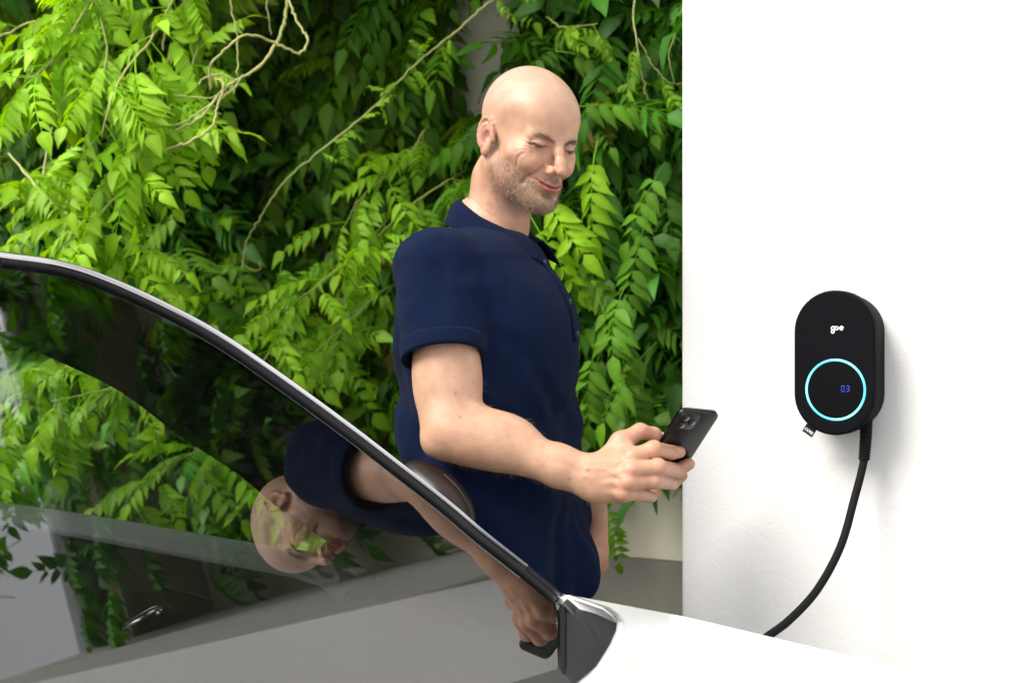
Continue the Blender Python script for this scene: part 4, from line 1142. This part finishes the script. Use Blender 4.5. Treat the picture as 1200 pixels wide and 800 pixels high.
# --- the polo shirt
CUFF = px(520.5, 419, 2.19); CUD = unit(CUFF - RS)
LCUFF = LSH * .45 + LEL * .55
def folds(P):
    z = P[:, 2]; q = P - np.array([px(575, 450, BD)[0], BD, 0]); u = q @ BF; v = q @ BR
    w = .0075 * np.sin((z * 1.0 + .9 * u + .35 * v) * 42 + 2.2 * vnoise(P, 7, 3)) * np.clip((zpx(400) - z) / .15, 0, 1) * (.4 + .6 * np.clip((vnoise(P, 5, 8) + .3), 0, 1))
    w += .0085 * vnoise(P * np.array([1, 1, .4]), 13, 4) + .003 * vnoise(P * np.array([1, 1, .6]), 34, 6)
    an = np.arctan2(v, u); w += (.0055 * np.sin(an * 9 + 3 * vnoise(P * np.array([1, 1, .3]), 5, 31)) + .003 * np.sin(an * 21 + 4 * vnoise(P, 6, 32))) * np.clip((zpx(560) - z) / .16, 0, 1)
    dg = np.sin((z * 1.3 + .8 * u - .6 * v) * 30 + 2.5 * vnoise(P, 6, 33)); w += .006 * np.clip(dg, .2, 1) ** 2 * np.exp(-((z - zpx(470)) / .10) ** 2)
    s = z - zpx(330); w += .007 * np.sin((u * .8 - s) * 55 + 1.5) * np.exp(-((u + .04) / .05) ** 2 - (s / .06) ** 2)
    return w
def shirt_sdf(P):
    z = P[:, 2]
    d = trunk(P)
    d = smax(d, z - zpx(262), .05)
    d = smin(d, cap(P, px(574, 299, 2.37), RS + np.array([.012, .015, .004]), .040, .056), .035)
    d = smin(d, cap(P, px(572, 299, 2.40), LS + np.array([0, 0, .004]), .040, .062), .035)
    d = smin(d, ell(P, px(610, 400, 2.32), (.085, .10, .105)), .06)            # chest
    d = smin(d, ell(P, px(658, 655, 2.33), (.048, .06, .045)), .03)            # over the hand in the pocket
    d = d + folds(P) * np.clip((zpx(290) - z) / .08, .25, 1)
    h = np.clip(((P - RS) @ CUD) / np.linalg.norm(CUFF - RS), 0, 1)
    sl = cap(P, RS, CUFF + CUD * .05, .0735, .0605)
    sl = sl + .0050 * vnoise(P * np.array([1, 1, .5]), 18, 12) + .0022 * vnoise(P, 45, 13) + .0060 * np.sin(((P - RS) @ CUD) * 70 + 3 * vnoise(P, 9, 2)) * np.clip((P - RS) @ np.array([-.6, -.2, 0]) * 10, 0, 1) * .5
    sl = smax(sl, (P - CUFF) @ CUD, .004)
    d = smin(d, sl, .009)
    ls = cap(P, LS, LCUFF, .072, .062); d = smin(d, smax(ls, (P - LCUFF) @ unit(LEL - LSH), .004), .03)
    hem = zpx(694) + .010 * np.sin((P @ BF) * 9)
    d = smax(d, hem - z, .008)
    # hollow at the cuff, so that the sleeve is a tube round the arm
    hol = cap(P, CUFF - CUD * .05, CUFF + CUD * .1, .0565, .0565)
    d = smax(d, -hol, .003)
    hol = cap(P, LCUFF - unit(LEL - LSH) * .05, LCUFF + unit(LEL - LSH) * .1, .057); d = smax(d, -hol, .003)
    # neck opening
    d = smax(d, -cap(P, px(583, 225, 2.372), px(573, 275, 2.382), .060, .054), .006)
    return d
def pants_sdf(P):
    d = smin(legs(P, .008), smax(trunk(P, -.012), np.abs(P[:, 2] - .96) - .10, .02), .05)
    d = d + .004 * vnoise(P, 18, 21)
    return smax(d, np.maximum(P[:, 2] - 1.05, .075 - P[:, 2]), .006)

man = empty('person', (px(586, 400, BD)[0], BD, 0)); tag(man, 'bald bearded person in navy polo shirt looking down at a phone beside the car', 'person')
M_skin = mat('skin', (.6, .38, .28), .46, spec=.45, attr=True, noise=.10, nscale=45, bump=.22, bscale=330, sss=.10)
M_shirt = mat('navy_pique', (.0036, .0088, .031), .95, spec=.08, noise=.12, nscale=60, bump=.5, bscale=1100)
M_shirt.node_tree.nodes['Principled BSDF'].inputs['Sheen Weight'].default_value = .02
M_pants = mat('grey_wool', (.10, .10, .105), .9, noise=.5, nscale=500, bump=.5, bscale=700)
M_shoe = mat('dark_leather', (.02, .018, .016), .5)
M_hair = mat('beard_hair', (.15, .10, .065), .55, attr=True)
M_nail = mat('nail', (.70, .50, .43), .25, coat=.2)
M_btn = mat('navy_button', (.02, .03, .07), .3)
SK = np.array([.50, .290, .190]); RED = np.array([.46, .180, .120]); LIP = np.array([.36, .095, .085]); SHADE = np.array([.40, .30, .24])
def lerp(a, b, t): return a * (1 - t[:, None]) + b * t[:, None]
def sstep(a, b, x): t = np.clip((x - a) / (b - a), 0, 1); return t * t * (3 - 2 * t)

hv = .0019
Vh, Qh = surface(head_sdf, (-.20, -.125, -.24), (.135, .125, .145), hv)
def beard_mask(v):
    y = np.abs(v[:, 1]); x = v[:, 0]; z = v[:, 2]
    line = np.interp(x, [-.02, .0, .02, .05, .075, .09, .12], [.01, -.004, -.028, -.047, -.052, -.046, -.046])     # upper edge of the beard
    m = sstep(.007, -.010, z - line) * (.35 * sstep(-.012, .008, x) + .65 * sstep(.010, .055, x)) * sstep(-.135, -.112, z + .25 * (x < .05) * (.05 - x))
    lips = np.minimum(chain(np.stack([x, y, z], 1), UPL, [.0010, .0012, .0010, .0003]), chain(np.stack([x, y, z], 1), LOL, [.0022, .0021, .0015, .0003]))
    m *= sstep(.001, .005, lips)
    cheek = ell(np.stack([x, y, z], 1), (.075, .038, -.034), (.026, .026, .022)); m *= sstep(-.004, .006, cheek)
    m *= 1 - .75 * sstep(.0, 1.0, np.exp(-((x - .098) / .02) ** 2 - ((z + .083) / .006) ** 2 - ((y - .017) / .008) ** 2))
    return m, lips
bm_, lips_ = beard_mask(Vh)
nz_ = vnoise(Vh, 60, 1)
ch_ = np.tile(SK, (len(Vh), 1)) * (1 + .05 * vnoise(Vh, 35, 2) + .03 * vnoise(Vh, 120, 3))[:, None]
A_y = np.abs(Vh[:, 1])
red = .55 * np.exp(-((Vh[:, 0] - .112) / .016) ** 2 - (A_y / .02) ** 2 - ((Vh[:, 2] + .035) / .02) ** 2) + .45 * np.exp(-((A_y - .040) / .02) ** 2 - ((Vh[:, 2] + .030) / .02) ** 2) * (Vh[:, 0] > .03) + .55 * sstep(.072, .082, A_y) * (np.abs(Vh[:, 2]) < .05)
red += .3 * np.exp(-((Vh[:, 2] + .10) / .05) ** 2) * (Vh[:, 0] < .05)
ch_ = lerp(ch_, RED, np.clip(red, 0, .8))
ch_ = lerp(ch_, LIP, .9 * sstep(.0036, .0006, lips_) * (Vh[:, 0] > .085))
scalp = sstep(.030, .075, Vh[:, 2] + .30 * np.maximum(0, -Vh[:, 0]) - .55 * np.maximum(0, Vh[:, 0] - .045)) * .20 + .22 * sstep(.01, -.03, Vh[:, 0]) * sstep(-.05, -.02, Vh[:, 2]) * (A_y < .074)
ch_ = lerp(ch_, np.array([.46, .36, .30]), np.clip(scalp, 0, .5))
mo_ = chain(np.stack([Vh[:, 0], A_y, Vh[:, 2]], 1), MOUTH, [.0003] * 4); ch_ = lerp(ch_, np.array([.12, .035, .03]), .85 * sstep(.0022, .0004, mo_))
ch_ = lerp(ch_, np.array([.19, .125, .085]), .74 * bm_ * (.72 + .38 * nz_))
lid = chain(np.stack([Vh[:, 0], A_y, Vh[:, 2]], 1), [(.090, .0165, .0015), (.0885, .032, -.0018), (.0815, .0485, .0020)], [.0004] * 3)
ch_ = lerp(ch_, np.array([.05, .03, .025]), .95 * sstep(.0054, .0024, lid))
ch_ = lerp(ch_, np.array([.40, .20, .15]), .35 * np.exp(-((A_y - .032) / .017) ** 2 - ((Vh[:, 2] - .005) / .013) ** 2) * (Vh[:, 0] > .06))
Wh = from_head(Vh)
lo = np.array([-.19, 2.0, CAMZ - .27]); hi = np.array([.31, 2.36, CAMZ + .16])
Va, Qa = surface(arm_sdf, lo, hi, .0021)
ca_ = np.tile(SK * 1.02, (len(Va), 1)) * (1 + .05 * vnoise(Va, 30, 5) + .04 * vnoise(Va, 110, 6))[:, None]
ti = sstep(WR[0] - .02, WR[0] + .05, Va[:, 0]); ca_ = lerp(ca_, RED * 1.05, .28 * ti)
for pts, rad in FING:
    for p_ in (pts[0], pts[1]):
        ca_ = lerp(ca_, RED * .95, .35 * np.exp(-np.sum((Va - p_) ** 2, 1) / .011 ** 2))
    ca_ = lerp(ca_, RED, .35 * np.exp(-np.sum((Va - pts[3]) ** 2, 1) / .010 ** 2))
mol = [px(x, y, 2.08) for x, y in ((532, 462), (538, 490), (668, 563), (690, 552))]
for p_ in mol: ca_ = lerp(ca_, np.array([.25, .10, .06]), .8 * np.exp(-np.sum((Va - p_)[:, [0, 2]] ** 2, 1) / .0022 ** 2))
Vl, Ql = surface(larm_sdf, np.minimum(np.minimum(LSH, LFT), LEL) - .07, np.maximum(np.maximum(LSH, LFT), LEL) + .07, .003)
cl_ = np.tile(SK * .95, (len(Vl), 1)) * (1 + .05 * vnoise(Vl, 30, 5))[:, None]; cl_ = lerp(cl_, RED, .35 * sstep(CAMZ - .28, CAMZ - .33, Vl[:, 2]))
Vc, Qc = surface(core_sdf, (-.38, BD - .36, .02), (.32, BD + .36, CAMZ + .24), .008)
cc_ = np.tile(SK, (len(Vc), 1))
offs = np.cumsum([0, len(Wh), len(Va), len(Vl)])
body = npmesh('body', np.concatenate([Wh, Va, Vl, Vc]), np.concatenate([Qh, Qa + offs[1], Ql + offs[2], Qc + offs[3]]), M_skin, col=np.concatenate([ch_, ca_, cl_, cc_]))
parts = [body]
Vs, Qs = surface(shirt_sdf, (-.32, BD - .30, CAMZ - .45), (.26, BD + .36, CAMZ + .28), .0034)
shirt = npmesh('polo_shirt', Vs, Qs, M_shirt); parts.append(shirt)
Vp, Qp = surface(pants_sdf, (-.34, BD - .32, .04), (.30, BD + .32, 1.08), .006)
parts.append(npmesh('trousers', Vp, Qp, M_pants))
Vp, Qp = surface(shoes, (-.36, BD - .34, -.01), (.42, BD + .34, .20), .006)
parts.append(npmesh('shoes', Vp, Qp, M_shoe))

# collar: stand and turned-down leaf round the neck, open at the front
NC0 = px(581, 250, 2.376)
def neck_dir(a): return BF * math.cos(a) + BR * math.sin(a)
def collar(u, v):
    a = R(26) + u * (2 * math.pi - R(52)) ; s = math.cos(a); fr = max(0, s)
    d = neck_dir(a)
    rt = .0585 + .004 * fr; rb = .078 + .016 * fr + .006 * abs(math.sin(a))
    top_z = .026 - .074 * (s * .5 + .5); dropl = .038 + .004 * fr ** 2
    if v < .35: t = v / .35; r = rt - .002; z = top_z - .022 * (1 - t)
    else:
        t = (v - .35) / .65; r = rt + .003 + (rb - rt) * t ** .8; z = top_z + .004 * math.sin(t * math.pi) - dropl * t
    edge = .006 * math.sin(u * math.pi * 6)
    return NC0 + d * (r + edge * .15) + BF * (.010 * fr) + np.array([0, 0, z])
co = mesh('collar', *grid(collar, 64, 14), M_shirt); solid(co, .0028, 0); parts.append(co)
# raised bands: cuff hem, placket, bottom hem
def cast(fn, o, d, t0=0., t1=.4, n=80):
    """first surface hit along a ray from outside"""
    ts = np.linspace(t0, t1, n); v = fn(np.asarray(o) + ts[:, None] * np.asarray(d)); k = np.argmax(v < 0)
    return np.asarray(o) + d * (ts[max(0, k - 1)] * .5 + ts[k] * .5)
e1 = unit(np.cross(CUD, [0, 1, .2])); e2 = np.cross(CUD, e1); ring = []
V = []; nr = 56
for k in range(nr):
    a = 2 * math.pi * k / nr; d = e1 * math.cos(a) + e2 * math.sin(a)
    for t, g in ((-.0255, -.002), (-.0245, .0012), (-.020, .0016), (-.004, .0016), (.0012, .0010), (.0016, -.004), (-.012, -.006)):
        hh = (np.linalg.norm(CUFF - RS) + t) / (np.linalg.norm(CUFF - RS) + .05)
        V.append(CUFF + CUD * t + d * (.0735 + (.0605 - .0735) * hh + g + .0016))
F = [(k * 7 + j, ((k + 1) % nr) * 7 + j, ((k + 1) % nr) * 7 + j + 1, k * 7 + j + 1) for k in range(nr) for j in range(6)]
o = mesh('sleeve_hem', V, F, M_shirt); adopt(shirt, o)
pl = []
for i, z in enumerate(np.linspace(zpx(300), zpx(400), 12)):
    cx = np.interp(z, ZK, ((STK[:, 1] - 600) / FPX * BD)[::-1]); o0 = np.array([cx, BD, z])
    rowp = []
    for a in (-.20, -.10, .0, .10, .20):
        dd = unit(BF * math.cos(a * .62) + BR * math.sin(a * .62)); rowp.append(cast(shirt_sdf, o0 + dd * .34, -dd, 0, .34, 200) + dd * .0016)
    pl.append(rowp)
V = [p for r_ in pl for p in r_]; F = [(i * 5 + j, i * 5 + j + 1, (i + 1) * 5 + j + 1, (i + 1) * 5 + j) for i in range(11) for j in range(4)]
o = mesh('placket', V, F, M_shirt); solid(o, .003, 0); adopt(shirt, o)
for i in (1, 6, 10):
    p = pl[i][2]; q = BF
    Vb, Fb = tube([p - q * .001, p + q * .0028, p + q * .0034], [.0052, .0052, .0035], 14); bo = mesh('button', Vb, Fb, M_btn); adopt(shirt, bo)

# stubble, brows and lashes as short strands
def strands(P_, N_, L, w, seed, bend=.4, down=np.array([0, 0, -1.])):
    rs = np.random.RandomState(seed); n_ = len(P_)
    d = N_ + bend * down + rs.normal(0, .35, (n_, 3)); d /= np.linalg.norm(d, axis=1)[:, None]
    s = np.cross(d, rs.normal(0, 1, (n_, 3))); s /= np.linalg.norm(s, axis=1)[:, None]
    LL = (L * rs.uniform(.6, 1.3, n_))[:, None]
    V = np.stack([P_ - s * w, P_ + s * w, P_ + d * LL + down * LL * .25 * bend], 1).reshape(-1, 3)
    return V, np.arange(3 * n_).reshape(-1, 3)
me = body.data; nn = np.zeros(len(me.vertices) * 3, np.float32); me.vertices.foreach_get('normal', nn); nn = nn.reshape(-1, 3)[:len(Wh)]
rs = np.random.RandomState(3)
pick = np.where(rs.rand(len(bm_)) < bm_ * .8)[0]; pick = np.concatenate([pick, pick[rs.rand(len(pick)) < .5]])
jit = rs.normal(0, .0009, (len(pick), 3))
Vb, Fb = strands(Wh[pick] + jit, nn[pick], .0040, .00022, 4, .9, -U3 * .8 + F2 * .3)
tone = rs.rand(len(pick)); gcol = np.where(tone[:, None] < .24, np.array([.46, .40, .34]), np.where(tone[:, None] < .75, np.array([.20, .12, .07]), np.array([.09, .055, .035])))
bo = npmesh('beard', Vb, Fb, M_hair, col=np.repeat(gcol, 3, 0)); tag(bo, kind='stuff'); parts.append(bo)
def brow_mask(v):
    q = np.stack([v[:, 0], np.abs(v[:, 1]), v[:, 2]], 1)
    return chain(q, [(.0945, .0125, .0120), (.0915, .024, .0165), (.0835, .038, .0195), (.0720, .0515, .0155)], [.0014, .0022, .0020, .0010])
bd_ = brow_mask(Vh); pick = np.where((bd_ < .0018) & (Vh[:, 0] > .05))[0]; pick = np.tile(pick, 2); jit = rs.normal(0, .0007, (len(pick), 3))
sgn = np.sign(Vh[pick, 1]); dn = (L3[None] * sgn[:, None]) * .9 + U3[None] * .15
Vb, Fb = strands(Wh[pick] + jit, nn[pick] * .45 + dn, .0062, .0002, 5, .1)
bo = npmesh('eyebrows', Vb, Fb, M_hair, col=np.tile(np.array([.085, .05, .03]), (len(Vb), 1))); tag(bo, kind='stuff'); parts.append(bo)
pick = np.where((lid < .0028) & (Vh[:, 0] > .06))[0]
Vb, Fb = strands(Wh[pick], nn[pick] * .6 + F2 * .5 - U3 * .5, .0060, .00022, 6, .2)
bo = npmesh('eyelashes', Vb, Fb, M_hair, col=np.tile(np.array([.03, .02, .015]), (len(Vb), 1))); tag(bo, kind='stuff'); parts.append(bo)
# fine hairs on the forearm
sel = np.where((Va[:, 0] > EL[0] - .03) & (Va[:, 0] < WR[0] + .01) & (rs.rand(len(Va)) < .035))[0]
nn2 = np.zeros(len(me.vertices) * 3, np.float32); me.vertices.foreach_get('normal', nn2); nn2 = nn2.reshape(-1, 3)[len(Wh):len(Wh) + len(Va)]
Vb, Fb = strands(Va[sel], nn2[sel] * .5 + unit(WR - EL) * .8, .011, .00011, 9, .25)
bo = npmesh('arm_hair', Vb, Fb, M_hair, col=np.tile(np.array([.30, .19, .11]), (len(Vb), 1))); tag(bo, kind='stuff'); parts.append(bo)
# thumb nail and finger nails
def nail(p, n_, along, w, l):
    n_ = unit(n_); along = unit(along - n_ * (along @ n_)); s = np.cross(n_, along)
    V = []; F = []
    for i in range(7):
        for j in range(6):
            a = (j / 5 * 2 - 1); b_ = i / 6 * 2 - 1
            ww = w * (1 - .12 * (b_ ** 2)) * (1 if b_ < .6 else math.sqrt(max(0, 1 - ((b_ - .6) / .45) ** 2)))
            V.append(p + along * (b_ * l) + s * (a * ww) - n_ * (.55 * w * a * a) + n_ * .0004)
    F = [(i * 6 + j, i * 6 + j + 1, (i + 1) * 6 + j + 1, (i + 1) * 6 + j) for i in range(6) for j in range(5)]
    return V, F
tn = unit(np.array([-.1, -.75, .65])); ta = unit(THB[4] - THB[3])
no = mesh('thumb_nail', *nail(THB[4] * .55 + THB[3] * .45 + tn * .0098, tn, ta, .0062, .0072), M_nail); adopt(man, no)
adopt(man, *parts)

# ------------------------------------------------------------------ the phone in his hand
M_ph = mat('phone_back', (.006, .006, .007), .32, coat=.2)
M_phf = mat('phone_frame', (.03, .03, .034), .25, metal=.9)
M_lensg = mat('lens_glass', (.004, .004, .006), .03, coat=1.)
M_scr = mat('phone_screen', (.01, .01, .012), .06, emit=(.5, .55, .6), estr=.25)
PC = PTL + PW * PWID / 2 - PL * PLEN / 2 - PN * PTH / 2
ph = empty('smartphone', PC); tag(ph, 'black smartphone with camera bump held in his right hand', 'phone')
def rr_slab(w, h, r, t0, t1, bev, c=(0, 0)):
    V = []; F = []; rings = ((t0, -bev), (t0 + bev * .6, 0), (t1 - bev * .6, 0), (t1, -bev)); n_ = 0
    for t, g in rings:
        for cx, cy, a0 in ((w / 2 - r, h / 2 - r, 0), (-w / 2 + r, h / 2 - r, 90), (-w / 2 + r, -h / 2 + r, 180), (w / 2 - r, -h / 2 + r, 270)):
            for k in range(9):
                a = R(a0 + 90 * k / 8); V.append(PC + PW * (c[0] + cx + (r + g) * math.cos(a)) + PL * (c[1] + cy + (r + g) * math.sin(a)) + PN * t)
    n_ = 36
    for i in range(3):
        for k in range(n_): F.append((i * n_ + k, i * n_ + (k + 1) % n_, (i + 1) * n_ + (k + 1) % n_, (i + 1) * n_ + k))
    F.append(tuple(range(n_))[::-1]); F.append(tuple(3 * n_ + k for k in range(n_)))
    return V, F
pp = [mesh('frame', *rr_slab(PWID, PLEN, .0115, -PTH / 2, PTH / 2 - .0008, .0012), M_phf),
      mesh('back_cover', *rr_slab(PWID - .0022, PLEN - .0022, .0108, PTH / 2 - .0016, PTH / 2, .0006), M_ph),
      mesh('screen', *rr_slab(PWID - .004, PLEN - .004, .010, -PTH / 2 - .0003, -PTH / 2 + .0012, .0003), M_scr)]
bx, by = -PWID / 2 + .0205, PLEN / 2 - .0205
bump_o = mesh('camera_bump', *rr_slab(.034, .034, .009, PTH / 2 - .0008, PTH / 2 + .0020, .0009, (bx, by)), M_ph); pp.append(bump_o)
for i, (lx, ly) in enumerate(((-.0075, .0078), (-.0075, -.0078), (.0078, .0))):
    q = PC + PW * (bx + lx) + PL * (by + ly) + PN * (PTH / 2)
    lo_ = mesh('camera_lens', *tube([q, q + PN * .0034, q + PN * .0036], [.0066, .0066, .0058], 24), M_phf); adopt(bump_o, lo_)
    lg = mesh('lens_glass', *tube([q + PN * .0034, q + PN * .0038], [.0054, .005], 20), M_lensg); adopt(bump_o, lg)
adopt(ph, *pp)
